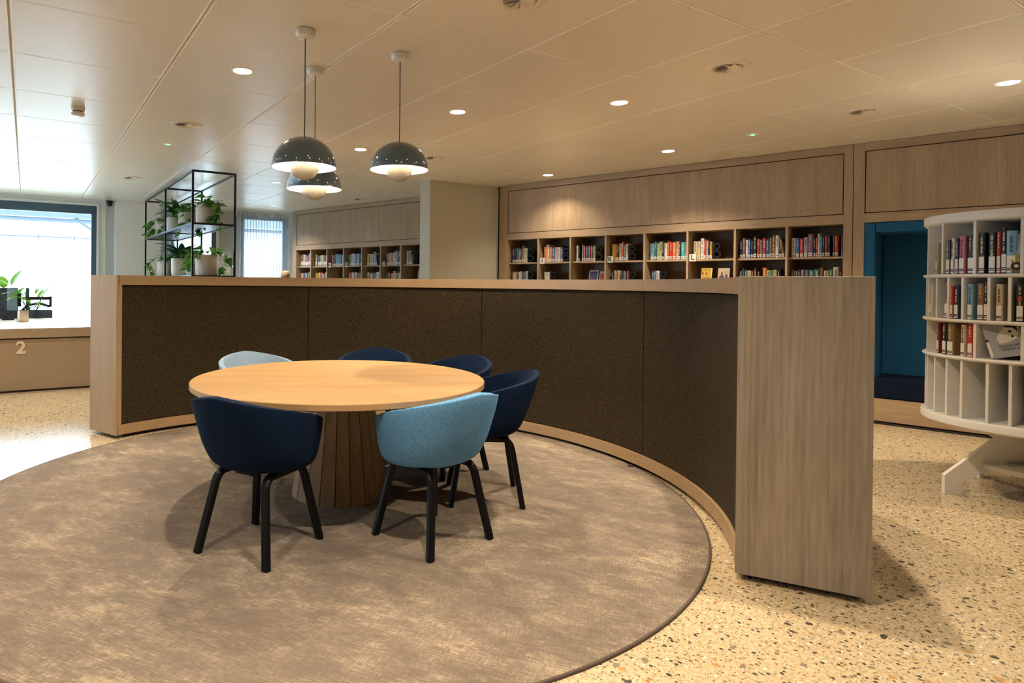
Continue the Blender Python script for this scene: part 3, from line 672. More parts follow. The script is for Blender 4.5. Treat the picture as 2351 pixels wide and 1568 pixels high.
# ================================================================== CHAIRS (local +y = the way the sitter faces)
def shell_mesh():
    NU, NV = 64, 16; vs = []; fs = []
    def ss(a, b_, t):
        t = max(0, min(1, (t - a) / (b_ - a))); return t * t * (3 - 2 * t)
    for iu in range(NU):
        ph = 2 * pi * iu / NU                      # 0 = rear
        d = abs((ph + pi) % (2 * pi) - pi) * 180 / pi  # angle from rear
        zr = .787 - .162 * (min(d, 132) / 132) ** 1.35
        zr = zr + (.474 - zr) * ss(131, 150, d)
        arm = 1 - ss(126, 150, d)
        for iv in range(NV + 1):
            s = iv / NV
            zb = .402
            th = s * pi / 2
            if True:
                rho = sin(th) ** .56; g = (1 - cos(th)) ** (1.45 + 1.0 * ss(50, 110, d) * (1 - ss(130, 150, d)))
            rho = .02 + .98 * rho
            if arm > .3 and s > .8: rho *= 1 + .035 * (s - .8) / .2
            a = .292; bb = .268 if cos(ph) > 0 else .250
            ex = 2.5
            cx_, cy_ = sin(ph), -cos(ph)
            k = (abs(cx_) ** ex + abs(cy_) ** ex) ** (-1 / ex)
            x = a * rho * cx_ * k; y = bb * rho * cy_ * k
            z = zb + (zr - zb) * g
            y -= .055 * max(0, (z - .5)) / .28 * (1 if cos(ph) > 0 else 0) * max(0, cos(ph))
            vs.append((x, y, z))
    for iu in range(NU):
        j = (iu + 1) % NU
        for iv in range(NV): fs.append((iu * (NV + 1) + iv, j * (NV + 1) + iv, j * (NV + 1) + iv + 1, iu * (NV + 1) + iv + 1))
    fs.append(tuple(iu * (NV + 1) for iu in range(NU)))
    rim = [vs[iu * (NV + 1) + NV] for iu in range(NU)]
    return vs, fs, rim
SV, SF, RIM = shell_mesh()
def make_chair(mat, label, loc, az):
    t = thing('armchair', label, 'chair', loc, -R(az), 'tub chairs around the round table')
    o = MB().add(SV, SF).build('shell', mat, t, smooth=True)
    for p in o.data.polygons: p.use_smooth = True
    m = o.modifiers.new('thick', 'SOLIDIFY'); m.thickness = .034; m.offset = 1 if False else -1
    bmesh_ = None
    s2 = o.modifiers.new('bev', 'BEVEL'); s2.width = .013; s2.segments = 3; s2.limit_method = 'ANGLE'; s2.angle_limit = R(50)
    # seam piping just inside the outer edge of the rim
    pts = [Vector((x * .985, y * .985, z + .0005)) for x, y, z in RIM]; pts.append(pts[0])
    MB().tube(pts, .0035, 6).build('piping', mat, t, smooth=True)
    prof = [(0, .474), (.12, .474), (.165, .468), (.182, .456), (.182, .440), (0, .440)]
    sc_ = MB().lathe(prof, 40).build('seat_pad', mat, t, smooth=True); sc_.location = (0, .0, 0)
    # legs: two bent frames (left, right), each leg its own mesh
    def sect(b_, pts, wa, wb):
        vs = []; fs = []; pts = [Vector(p) for p in pts]
        for i, p in enumerate(pts):
            d = (pts[min(i + 1, len(pts) - 1)] - pts[max(i - 1, 0)]).normalized()
            sx = Vector((1, 0, 0)); sx = (sx - d * sx.dot(d)).normalized(); sy = d.cross(sx)
            for (u, v) in ((-1, -.6), (-.6, -1), (.6, -1), (1, -.6), (1, .6), (.6, 1), (-.6, 1), (-1, .6)):
                vs.append(p + sx * (u * wa / 2) + sy * (v * wb / 2))
        n = len(pts)
        for i in range(n - 1):
            for k in range(8): fs.append((i * 8 + k, i * 8 + (k + 1) % 8, (i + 1) * 8 + (k + 1) % 8, (i + 1) * 8 + k))
        fs.append(tuple(range(8))[::-1]); fs.append(tuple((n - 1) * 8 + k for k in range(8)))
        return b_.add(vs, fs)
    for sx in (-1, 1):
        for sy in (-1, 1):
            foot = Vector((sx * .212, sy * .212, .001)); kn = Vector((sx * .150, sy * .150, .372))
            cor = Vector((sx * .143, sy * .142, .392)); bar = Vector((sx * .140, sy * .0, .389))
            kn = Vector((sx * .155, sy * .155, .335)); q0 = kn; q1 = Vector((sx * .147, sy * .144, .397)); q2 = Vector((sx * .142, sy * .085, .390))
            arcp = [q0 * ((1 - u) ** 2) + q1 * (2 * u * (1 - u)) + q2 * (u * u) for u in (0, .2, .4, .6, .8, 1)]
            pts = [foot, foot.lerp(kn, .5)] + arcp + [bar]
            sect(MB(), pts, .041, .031).build('leg', M['black_wood'], t)
    MB().box(-.15, .15, -.045, .045, .386, .406).box(-.05, .05, -.13, .13, .390, .406).build('seat_bracket', M['black_wood'], t, bevel=.004)
    return t
z = .0095
make_chair(M['navy'], 'navy tub chair with its back to us, left of the pedestal', (-.722, 3.162, z), 27)
make_chair(M['steel_blue'], 'light blue tub chair with its back to us, in front of the table', (.147, 3.293, z), -41)
make_chair(M['navy'], 'navy tub chair at the right end of the table, side-on behind the light blue one', (.495, 3.94, z), -88)
make_chair(M['navy'], 'navy tub chair right rear of the table, partly hidden by a nearer navy chair', (.285, 4.53, z), -129)
make_chair(M['navy'], 'navy tub chair behind the table, only the middle of its back showing', (-.26, 4.92, z), 187)
make_chair(M['grey_blue'], 'pale grey-blue tub chair behind the left side of the table', (-1.03, 4.60, z), 137)

# ================================================================== PENDANT LAMPS
def pendant(loc, zr, label):
    t = thing('pendant_lamp', label, 'lamp', (loc[0], loc[1], 0), 0, 'dome pendants over the table')
    MB().lathe([(0, H - .050), (.030, H - .050), (.050, H - .040), (.0575, H - .022), (.0575, H - .004), (.050, H - .004), (.050, H)], 32).build('canopy', M['white_lac'], t, smooth=True)
    MB().tube([(0, 0, H - .05), (.0015, 0, (H + zr) / 2), (0, 0, zr + .176)], .0032, 8).build('cord', M['cord'], t)
    out = [(.186 * sin(a), zr + .176 * cos(a) ) for a in [k * pi / 2 / 18 for k in range(19)]]
    out[0] = (.004, zr + .176)
    MB().lathe(out + [(.184, zr - .001)], 64).build('dome_shade', M['lamp_blue'], t, smooth=True)
    inn = [(.1825 * sin(a), zr + .172 * cos(a)) for a in [k * pi / 2 / 18 for k in range(19)]]
    inn[0] = (.004, zr + .172)
    o = MB().lathe(inn, 64).build('shade_lining', M['lamp_white'], t, smooth=True)
    lo = [(.089 * sin(a), zr + .016 - .089 * cos(a)) for a in [k * pi / 2 / 14 for k in range(15)]]; lo[0] = (.001, zr - .073)
    MB().lathe(lo, 48).build('lower_bowl', M['lamp_bowl'], t, smooth=True)
    MB().lathe([(r * .965, z_ + .002) for r, z_ in lo[1:]], 48).build('bowl_lining', M['lamp_white'], t, smooth=True)
    b = MB()
    for k in range(3):
        a = 2 * pi * k / 3 + .4; b.tube([(.086 * cos(a), .086 * sin(a), zr + .014), (.13 * cos(a), .13 * sin(a), zr + .115)], .0018, 6)
    b.build('bracket', M['cord'], t)
    MB().lathe([(0.001, zr + .045), (.018, zr + .052), (.026, zr + .075), (.018, zr + .10), (.010, zr + .12), (.001, zr + .125)], 20).build('bulb', M['bulb'], t, smooth=True)
    b = MB()
    for k in range(18):
        a = 2 * pi * (k + .3) / 18; zz = zr + (.022 if k % 2 else .034); rr = .1865 * math.sqrt(max(0, 1 - ((zz - zr) / .176) ** 2)) + .0004
        cx_, cy_ = rr * cos(a), rr * sin(a); d = Vector((cos(a), sin(a), 0)); s_ = Vector((-sin(a), cos(a), 0)); vs = []
        for q in range(8): vs.append(Vector((cx_, cy_, zz)) + s_ * (.0017 * cos(q * pi / 4)) + Vector((0, 0, .0017 * sin(q * pi / 4))))
        b.add(vs, [tuple(range(8))])
    b.build('pinhole_glow_discs', M['hole_glow'], t, kind='stuff')  # no holes cut: glowing discs stand in for bulb light shining through
    l = bpy.data.lights.new('bulb_light', 'POINT'); l.energy = PEND_W; l.color = (1.0, .74, .44); l.shadow_soft_size = .03
    lo_ = bpy.data.objects.new('bulb_light', l); C.objects.link(lo_); lo_.parent = t; lo_.location = (0, 0, zr + .148)
pendant((-.596, 3.63), 1.992, 'nearest grey-blue dome pendant, left in front of the lower one')
pendant((-.632, 4.276), 1.964, 'lowest dome pendant, half hidden behind the nearest left lamp')
pendant((-.055, 3.993), 2.049, 'grey-blue dome pendant hanging alone on the right')

# ================================================================== CEILING FITTINGS
LM = MB().lathe([(.060, -.001), (.070, -.004), (.075, -.002), (.075, .002)], 40).mesh('trim_ring', M['ceil_grid'], True)
LG = MB().lathe([(0, .0), (.061, .0), (.061, .004)], 40).mesh('lens', M['led'])
LG.flip_normals()
def downlight(loc, label, on=True, power=None):
    t = thing('downlight', label, 'downlight', (loc[0], loc[1], H), 0, 'recessed ceiling downlights')
    inst('trim_ring', LM, t); inst('lens', LG, t, (0, 0, -.002), mat=M['led'] if on else M['led_weak'])
    if on or power:
        l = bpy.data.lights.new('spot', 'SPOT'); l.energy = power or SPOT_W; l.color = WARM if on else (1.0, .92, .80); l.spot_size = R(122); l.spot_blend = .75; l.shadow_soft_size = .028
        o = bpy.data.objects.new('spot', l); C.objects.link(o); o.parent = t; o.location = (0, 0, -.012)
for p_, lb in (((-1.142, 4.344), 'lit downlight left of the pendant cords'), ((.416, 5.319), 'lit downlight right of the lone pendant cord'), ((-.513, 6.844), 'lit downlight between the two pendant shades'),
               ((1.671, 5.006), 'lit downlight left of the round vent with blades, mid ceiling'), ((2.791, 6.775), 'lit downlight above the right half of the long bookcase'),
               ((1.848, 8.322), 'lit downlight closest to the bookcase, throwing a bright cone on its panel'), ((4.201, 4.428), 'lit downlight at the right edge of the photo')):
    downlight(p_, lb, power=SPOT_W * (.34 if 'closest' in lb else 1))
OUTL = [(-1.5, -1.5), (-1.5, .5), (1.5, -3.5), (3.5, -3.5), (5.5, -3.5), (-1.5, -3.5), (-3.5, 3.5), (-3.5, -3.5), (7.5, -5.5)]
for i, j in OUTL:
    p_ = gpt(i, j); downlight(p_, 'lit ceiling downlight above or behind the viewpoint, outside the photo', power=SPOT_W * (.55 if j < -3 and i > 0 else 1))
for p_, lb in (((-4.25, 7.776), 'faint white downlight nearest the smoke detector'), ((-5.152, 9.29), 'faint white downlight near the top of the big window'),
               ((-1.909, 9.166), 'faint white downlight right of the metal plant rack'), ((-2.542, 11.989), 'small faint downlight in front of the sheer curtain')):
    downlight(p_, lb, on=False, power=45)
def vent(loc, label):
    t = thing('ceiling_vent', label, 'vent', (loc[0], loc[1], H), 0, 'round swirl vents in the ceiling')
    MB().lathe([(.138, .0), (.135, -.006), (.106, -.010), (.098, -.008), (.090, -.003)], 40).build('vent_ring', M['vent'], t, smooth=True)
    MB().lathe([(.092, -.0022), (.05, -.0018), (0, -.0018)], 32).build('vent_dish', M['vent_dark'], t, smooth=True)
    b = MB()
    for k in range(8):
        a0 = 2 * pi * k / 8; a1 = a0 + .62
        b.add([(0, 0, -.004), (.082 * cos(a0), .082 * sin(a0), -.004), (.072 * cos(a1), .072 * sin(a1), -.020)], [(0, 1, 2)])
    b.build('vent_blades', M['vent'], t)
for p_, lb in (((.565, 3.221), 'round swirl vent cut by the top edge of the photo'), ((2.112, 4.178), 'round swirl vent in the middle right of the ceiling'), ((3.728, 5.183), 'round swirl vent above the right-hand oak wall unit'),
               ((-2.054, 5.839), 'round vent left of the nearest pendant'), ((.293, 7.251), 'round vent just right of the lone pendant shade'), ((-.821, 10.874), 'round vent over the far bookcase'), ((-3.879, 8.871), 'round vent above the metal plant rack, left')):
    vent(p_, lb)
for p_, lb in (((-2.537, 6.68), 'tiny green emergency light near the left vent'), ((3.274, 6.003), 'green lit emergency light above the long bookcase')):
    t = thing('emergency_light', lb, 'light', (p_[0], p_[1], H), 0, 'small emergency lights')
    MB().lathe([(0, -.004), (.045, -.004), (.05, 0)], 28).build('bezel', M['ceil_grid'], t, smooth=True)
    MB().lathe([(.0, -.009), (.018, -.006), (.02, -.004)], 16).build('led', M['green_led'], t, smooth=True)
t = thing('smoke_detector', 'white smoke detector on the ceiling above the big window', 'smoke detector', (-2.773, 5.303, H))
MB().lathe([(.052, 0), (.052, -.022), (.046, -.030), (.040, -.032)], 28).build('base', M['white_lac'], t, smooth=True)
MB().lathe([(.040, -.030), (.040, -.044), (0, -.044)], 28).build('neck', M['cord'], t)
MB().lathe([(.046, -.040), (.052, -.048), (.050, -.064), (.034, -.072), (0, -.073)], 28).build('cap', M['white_lac'], t, smooth=True)
pcd = Q + D2 * .075 + D1 * -.09
t = thing('security_camera', 'black dome security camera under the ceiling beside the big window', 'camera', (pcd.x, pcd.y, H - .012))
MB().lathe([(0, .0), (.062, 0), (.062, -.02), (.05, -.026)], 24).build('mount', M['black_metal'], t, smooth=True)
MB().lathe([(.046, -.02), (.050, -.045), (.040, -.075), (.02, -.09), (0, -.093)], 24).build('dome', M['black_metal'], t, smooth=True)

# ================================================================== WHITE ROUND BOOK CAROUSEL
KC = Vector((4.02, 4.04, 0)); KR = .552
ca = thing('book_carousel', 'white round revolving bookstand on splayed legs at the right edge', 'bookstand', KC)
def disc(z0, z1, r, name='shelf'):
    MB().lathe([(0, z0), (r - .012, z0), (r, z0 + .010), (r, z1 - .006), (r - .005, z1), (0, z1)], 96).build(name, M['white_lam'], ca, smooth=True)
disc(1.755, 1.815, KR, 'top_disc'); disc(1.405, 1.427, KR); disc(1.120, 1.142, KR); disc(.885, .908, KR); disc(.462, .520, KR + .004, 'bottom_disc')
MB().lathe([(.33, .45), (.33, .463)], 48, cap0=True).build('under_disc', M['white_lam'], ca)
MB().lathe([(.155, .52), (.155, 1.76)], 8).build('core', M['white_lam'], ca)
def fins(z0, z1, angs, rr=.535):
    for a in angs:
        o = MB().box(.15, rr, -.008, .008, z0, z1).build('divider', M['white_lam'], ca, bevel=.002); o.rotation_euler = (0, 0, R(a))
def fullang(given, step): 
    a = list(given); x = given[-1] + step
    while x < given[0] + 360 - step * .6: a.append(x); x += step
    return a
fins(1.427, 1.755, fullang([149, 172, 195.5], 24))
fins(1.142, 1.405, fullang([153, 166.3, 177.7, 188.4, 203.7, 214], 15))
fins(.908, 1.120, fullang([172 - 22, 196.3], 24))
fins(.520, .885, fullang([153, 165.2, 177.3, 188.4, 203.5, 215], 15))
# legs: four bent boards round a hub
legp = [(-.50, 0), (-.50, .115), (-.235, .345), (-.32, .452), (.0, .452), (.0, .20), (-.14, .20), (-.16, .235), (-.395, .085), (-.395, 0)]
legp = [(-.515, .0), (-.515, .125), (-.245, .375), (-.36, .45), (0, .45), (0, .215), (-.10, .215), (-.125, .235), (-.405, .085), (-.405, .0)]
for k in range(4):
    a = 0 + k * 90 - 7
    b = MB(); 
    # non-convex polygon: split into quads
    P_ = [[(-.515, 0), (-.515, .125), (-.405, .085), (-.405, 0)], [(-.515, .125), (-.215, .375), (-.12, .235), (-.405, .085)], [(-.215, .375), (-.36, .45), (0, .45), (0, .235), (-.12, .235)]]
    for poly in P_: b.prism(poly, -.014, .014)
    o = b.build('leg', M['white_lac'], ca); o.rotation_euler = (0, 0, R(a))
    o = MB().prism([(-.13, .17), (-.085, .45), (-.0, .45), (-.0, .17)], .014, .028).build('leg_gusset', M['white_lac'], ca); o.rotation_euler = (0, 0, R(a))
MB().lathe([(0, .18), (.30, .18), (.30, .21), (0, .21)], 48).build('lower_disc', M['white_lam'], ca, smooth=True)
GK = 'books on the white round bookstand'
def kbook(a, z, w, h, d, col, label, rb=.525, dep=None, lean=0, titled=True):
    pos = KC + Vector((rb * cos(R(a)), rb * sin(R(a)), z)); inward = Vector((-cos(R(a)), -sin(R(a)), 0)); rz = math.atan2(-inward.x, inward.y)
    xax = Vector((cos(rz), sin(rz), 0)); pos = pos - xax * (w / 2)
    return book(pos, rz, w, h, d, col, label, GK, big=True, lean=lean, text_on=titled)
row1 = [(163.4, .018, .21, 'y', 'thin white-spined book left of the dividers'), (175.8, .030, .222, 'k', 'black book with large white title'), (179.6, .024, .23, 'w', 'white book'), (183, .020, .228, 'x', 'thin navy book'),
        (186.6, .040, .238, 'q', 'fat pink and red book'), (192.2, .032, .240, 'k', 'black book left of the divider'), (194.0, .016, .238, 'x', 'thin dark blue book against the divider'), (199.0, .034, .252, 'k', 'glossy black book right of the divider'),
        (204.6, .038, .25, 'k', 'black book with pale blue edge'), (208.0, .020, .252, 'r', 'bright red book'), (210.6, .026, .275, 'k', 'tall dark book'), (214.2, .050, .255, 'l', 'thick light blue book')]
for a, w, h, c_, s_ in row1:
    o = kbook(a, 1.427, w, h, .15, c_, s_ + ', top tier of the white round bookstand', titled=(s_[0:10] != 'black book' or 'title' not in s_))
    if 'large white title' in s_:
        text('spine_title', 'Lucia de B.', .16, M['page'], o, (.5, -.02, .66), (pi / 2, pi / 2, 0), .0002, bold=.004, scale=(.85, 3.6, 1))
        bpy.data.objects.remove(o.children[2]) if False else None
row2 = [(157.5, .026, .215, 'w', 'white book overhanging the left edge'), (175.0, .034, .235, 'b', 'blue book with orange title'), (179.4, .018, .21, 'r', 'narrow red book'), (183, .028, .215, 'x', 'navy book with grey cover edge'),
        (192.4, .030, .222, 'l', 'sky blue book'), (198.6, .036, .225, 'n', 'grey-brown book'), (201.6, .020, .235, 'k', 'black and white book'), (208.6, .032, .222, 's', 'beige book standing alone'), (218.6, .034, .225, 'k', 'black book with a red square on its spine')]
for a, w, h, c_, s_ in row2:
    o = kbook(a, 1.142, w, h, .15, c_, s_ + ', second tier of the white round bookstand', rb=.535 if a < 160 else .525, titled='orange' not in s_)
    if 'orange title' in s_: text('spine_title', 'Vriendin', .17, M_or if False else BM['o'], o, (.5, -.02, .68), (pi / 2, pi / 2, 0), .0002, bold=.006, scale=(1.0, 3.6, 1))
    if 'red square' in s_: MB().box(.2, .8, -.014, .04, .56, .66).build('cover_print', BM['r'], o)
row3 = [(166.3, .020, .20, 'd', 'dark red book with tall white label'), (173.2, .034, .205, 'k', 'thick black book'), (178.6, .050, .205, 'n', 'thick brown book'), (188.1, .028, .202, 's', 'cream book'), (192.8, .030, .207, 'r', 'bright red book left of the divider')]
for a, w, h, c_, s_ in row3:
    kbook(a, .908, w, h, .15, c_, s_ + ', third tier of the white round bookstand')
def kcover(a, z, w, h, th, mat, label, lean, rb=.47):
    # a book shown cover-on; faces the viewer
    pos = KC + Vector((rb * cos(R(a)), rb * sin(R(a)), z)); 
    o = thing('display_book', label, 'book', pos, R(-50), GK); o.rotation_euler = (-.10, lean, R(-44))
    MB().box(0, w, 0, th, 0, h).build('cover', mat, o, bevel=.0015)
    MB().box(.004, w - .002, .003, th - .003, h - .001, h + .0012).build('page_block', M['page'], o)
    return o
o = kcover(214.5, 1.427, .165, .235, .018, pm('cover_lilac', (.34, .37, .50), .4), 'picture-cover book with a blue tractor, right end of the top bookstand tier', 0, rb=.535)
def dot(name, m, par, x, z, r, y=-.0018): 
    n_ = 20; return MB().add([(x + r * cos(2 * pi * k / n_), y, z + r * sin(2 * pi * k / n_)) for k in range(n_)], [tuple(range(n_))]).build(name, m, par)
MB().box(0.002, .163, -.001, 0, .035, .115).build('cover_print', pm('print_grass', (.30, .27, .03), .5), o)
MB().box(0.002, .163, -.0012, 0, .002, .04).build('cover_print', BM['n'], o)
MB().prism([(.04, .045), (.15, .045), (.15, .075), (.10, .085), (.05, .075)], -.0016, 0).build('cover_print', BM['b'], o)
dot('cover_print', M['ink'], o, .022, .045, .024); dot('cover_print', M['page'], o, .022, .045, .010, -.0022)
dot('cover_print', M['ink'], o, .125, .04, .02)
text('cover_title', 'Hoge hakken\nop de', .022, BM['r'], o, (.088, -.002, .185), (pi / 2, 0, 0), .0002)
o = kcover(204.3, .908, .165, .222, .030, pm('cover_silver_grey', (.30, .31, .34), .4), 'silver-grey book with a butterfly wing leaning in the third bookstand tier', -0.26, rb=.50)
wing = [(.055, .085), (.052, .12), (.075, .155), (.105, .185), (.14, .19), (.15, .17), (.152, .13), (.14, .105), (.11, .09), (.08, .085)]
MB().add([(x, -.0012, z) for x, z in wing], [tuple(range(len(wing)))]).build('cover_print', BM['w'], o)
MB().add([(x, -.0018, z) for x, z in [(.095, .178), (.105, .187), (.14, .192), (.153, .17), (.152, .14), (.135, .168)]], [(0, 1, 2, 3, 4, 5)]).build('cover_print', M['ink'], o)
dot('cover_print', M['ink'], o, .118, .148, .008, -.0022); dot('cover_print', M['ink'], o, .122, .118, .007, -.0022)
text('cover_title', 'DOOR EEN\nAPENPUN', .020, M['ltr_dark'], o, (.100, -.002, .055), (pi / 2, 0, 0), .0002)
MB().box(-.0012, .012, -.0014, .024, .01, .10).build('spine_label', M['sticker'], o)
MB().box(-.0016, .012, -.0018, .024, .105, .118).build('label_mark', M['ink'], o)

# ================================================================== RECEPTION DESK
DK = Vector((-4.711, 7.321, 0))
dk = thing('reception_desk', 'long taupe service desk with white top and the number 2', 'desk', DK, GROT)
xl, xr = -2.6, 1.55
MB().box(xl, xr, -.02, 1.15, .700, .757).build('desk_top', M['desk_top'], dk, bevel=.003)
MB().box(xl, xr, -.022, .0, .645, .757).build('top_edge', M['desk_front'], dk, bevel=.002)
MB().box(xl, xr, .0, .02, .03, .628).build('front_panel', M['desk_front'], dk, bevel=.002)
MB().box(xl, xr, .02, .9, .0, .70).build('carcass', M['shelf_dark'], dk)
MB().box(xl, xr, -.09, .02, .0, .006).build('floor_strip', M['desk_front'], dk)
MB().box(xl, xr, .006, .02, .0, .035).build('plinth', M['black_plinth'], dk)
t = text('number', '2', .20, M['number'], dk, (.206, -.004, .527), (pi / 2, 0, 0), .004, bold=.006)
wk = thing('work_counter', 'white work surface behind the service desk, holding the black planter', 'counter', DK, GROT)
MB().box(-3.2, 1.3, 1.16, 2.62, .715, .757).build('counter_top', M['desk_top'], wk, bevel=.003)
MB().box(-3.1, 1.2, 1.25, 2.5, 0, .715).build('carcass', M['white_trim'], wk)
def dkp(x, y, z): return DK + D2 * x + D1 * y + Vector((0, 0, z))
def loc_of(px_, py_, z):   # table-top spot seen at a pixel of the photograph (used once to find a resting place)
    k = (z - CAM_H) / (-(py_ - 651.5 - .0101 * (px_ - 933)) / F); return Vector(((px_ - 933.45) / F * k, k, z))
p_ = Vector((-5.27, 8.664, .757)); p_ = loc_of(53, 739, .757)
t = thing('pencil_cup', 'brushed bronze metal pencil cup on the white desk top', 'cup', p_)
MB().lathe([(0, .002), (.066, .002), (.068, .006), (.068, .155), (.064, .155), (.064, .01), (0, .01)], 32).build('cup_body', M['brass'], t, smooth=True)
MB().tube([(0.0, 0, .02), (.03, -.01, .20)], .004, 6).tube([(.01, .0, .02), (.058, .01, .19)], .004, 6).build('pencils', M['black_metal'], t)
# monitor on arm
mp_ = loc_of(46, 728, .757) + D1 * -.35
t = thing('monitor', 'dark computer monitor with silver edge on the white counter, cut by photo edge', 'monitor', (mp_.x, mp_.y, 0), GROT)
MB().box(-.72, -.13, -.02, .0, .88, 1.20).build('screen', M['screen'], t)
MB().box(-.16, -.03, -.024, .0, .87, 1.205).build('silver_edge', M['bezel'], t)
MB().box(-.73, -.02, .0, .035, .87, 1.21).build('housing', M['black_metal'], t, bevel=.004)
MB().box(-.02, .02, -.0, .05, .93, 1.12).build('mount_plate', M['black_metal'], t)
t2 = t
MB().tube([(.10, .08, .758), (.10, .08, 1.21)], .022, 10).build('arm_post', M['planter'], t2)
MB().box(.03, .40, .06, .09, 1.03, 1.075).build('upper_link', M['black_metal'], t2, bevel=.006)
MB().tube([(.02, .07, .86), (.10, .06, .95), (.25, .06, .98), (.39, .07, .93)], .02, 8).build('lower_link', M['black_metal'], t2, smooth=True)
MB().box(.385, .42, .05, .10, .92, 1.08).build('joint', M['black_metal'], t2)
MB().tube([(.02, .03, .80), (.06, .02, .87), (.16, .02, .935), (.28, .02, .90), (.36, .02, .95)], .006, 6).build('cable', M['cord'], t2)
p_ = loc_of(22, 735, .757)
o = MB().box(-.09, .06, -.03, .03, 0, .02).build('card_reader', M['black_metal'], None, bevel=.004, label='small black card reader lying left of the pencil cup', cat='card reader'); o.location = p_; o.rotation_euler = (0, 0, GROT)
# planter on the counter
pl = thing('planter_box', 'long black planter box behind the monitor by the window', 'planter', dkp(0, 2.40, .757), GROT)
MB().box(-2.5, .60, -.09, .09, 0, .115).build('box', M['planter'], pl, bevel=.003)
MB().box(-2.48, .58, -.08, .08, .10, .118).build('soil', M['soil'], pl)

# ================================================================== PLANTS
def leaf_mesh(L, W, heart=True, fold=.18, droop=.25, nseg=6):
    vs = []; fs = []
    for i in range(nseg + 1):
        t = i / nseg
        w = W * (math.sin(pi * min(1, t ** (.62 if heart else .8))) ** .8) * (1 if t < .98 else 0) * (1 - .35 * t if heart else 1)
        w = max(w, .0005); z = -droop * L * t * t
        for sx in (-1, 0, 1): vs.append((sx * w, t * L, z + (abs(sx) * w * fold)))
    for i in range(nseg):
        for k in range(2): fs.append((i * 3 + k, i * 3 + k + 1, i * 3 + k + 4, i * 3 + k + 3))
    return vs, fs
def lm(name, L, W, m, **k):
    v, f = leaf_mesh(L, W, **k); return MB().add(v, f).mesh(name, m, True)
LP = [lm('leaf', .105, .040, M['leaf']), lm('leaf', .085, .034, M['leaf']), lm('leaf', .12, .046, M['leaf'], droop=.45)]
LD = [lm('leaf', .22, .036, M['leaf_dark'], heart=False, droop=.25), lm('leaf', .26, .042, M['leaf_dark'], heart=False, droop=.5)]
LB = [lm('leaf', .30, .075, M['leaf_bright'], heart=False, droop=.2), lm('leaf', .42, .032, M['leaf_bright'], heart=False, droop=.40), lm('leaf', .13, .04, M['leaf_bright'])]
def pot_mesh(r, h):
    return MB().lathe([(0, 0), (r * .86, 0), (r * .93, .012), (r * .955, .03), (r, h - .004), (r - .003, h), (r - .012, h), (r - .014, h - .03), (0, h - .03)], 40)
def plant(loc, r, h, label, style, seed, out=Vector((-.5, -.85, 0)), n=34, trails=4, sc0=1.12):
    rnd = random.Random(seed)
    t = thing('potted_plant', label, 'plant', loc, 0, 'plants in cream pots on the black rack')
    pot_mesh(r, h).build('pot', M['pot'], t, smooth=True)
    MB().lathe([(0, h - .028), (r - .015, h - .028)], 24).build('soil', M['soil'], t)
    st = MB(); leaves = []
    if style == 'pothos':
        for k in range(trails):
            a = rnd.uniform(0, 2 * pi) if k > 1 else math.atan2(out.y, out.x) + rnd.uniform(-.9, .9)
            d = Vector((cos(a), sin(a), 0)); pts = [Vector((0, 0, h - .03)) + d * r * .4]
            L = rnd.uniform(.20, .34); pts += [Vector((0, 0, h + .05)) + d * r * .85, Vector((0, 0, h + .02)) + d * (r + .05)]
            for q in range(1, 6): pts.append(Vector((0, 0, h + .02 - L * q / 5)) + d * (r + .05 + .05 * sin(q * 1.3) + .012 * q) + Vector((rnd.uniform(-.02, .02), rnd.uniform(-.02, .02), 0)))
            st.tube(pts, .0025, 5)
            for q in range(2, len(pts)):
                leaves.append((pts[q], a + rnd.uniform(-1.4, 1.4), rnd.uniform(-.9, .1), rnd.choice(LP)))
        for k in range(n):
            a = rnd.uniform(0, 2 * pi); rr = r * rnd.uniform(.15, 1.05); zz = h + rnd.uniform(.0, .13) * (1.1 - rr / r * .6)
            p = Vector((rr * cos(a), rr * sin(a), zz)); st.tube([Vector((rr * .4 * cos(a), rr * .4 * sin(a), h - .03)), p], .002, 4)
            leaves.append((p, a + rnd.uniform(-.8, .8), rnd.uniform(-.5, .5), rnd.choice(LP)))
    else:
        for k in range(n):
            a = rnd.uniform(0, 2 * pi); el = rnd.uniform(.15, 1.25); rr = rnd.uniform(.02, .10); p = Vector((rr * cos(a), rr * sin(a), h + rnd.uniform(.0, .12)))
            st.tube([Vector((0, 0, h - .03)), p], .004, 5)
            leaves.append((p, a, el, rnd.choice(LD)))
    st.build('stem', M['stem'], t, kind='stuff')
    for p, a, el, me in leaves:
        s_ = rnd.uniform(.8, 1.15) * sc0
        o = inst('leaf', me, t, p, rot=(el, rnd.uniform(-.5, .5), a - pi / 2), scale=(s_, s_, s_))
        o.rotation_mode = 'XYZ'
# black metal rack
RK = Vector((-2.671, 7.853, 0)); RDX = .527; RL = 3.60
rk = thing('metal_rack', 'tall open black metal plant rack standing behind the partition', 'shelf rack', RK, GROT)
s = .0125
for x in (0, RDX):
    for y in (0, RL / 2, RL): MB().box(x - s, x + s, y - s, y + s, 0, 2.725).build('post', M['black_metal'], rk)
for z0 in (2.70, 2.045, 1.385, .12):
    b = MB()
    for x in (0, RDX): b.box(x - s, x + s, s, RL - s, z0, z0 + .025)
    for y in (0, RL / 2, RL): b.box(s, RDX - s, y - s, y + s, z0, z0 + .025)
    b.build('rail', M['black_metal'], rk)
    if z0 < 2.6: MB().box(s, RDX - s, s, RL - s, z0 + .012, z0 + .020).build('shelf', M['black_metal'], rk)
def rkp(v, z, u=.26): return RK + D2 * u + D1 * v + Vector((0, 0, z))
zt, zb_ = 2.066, 1.406
out = Vector((.2, -1, 0))
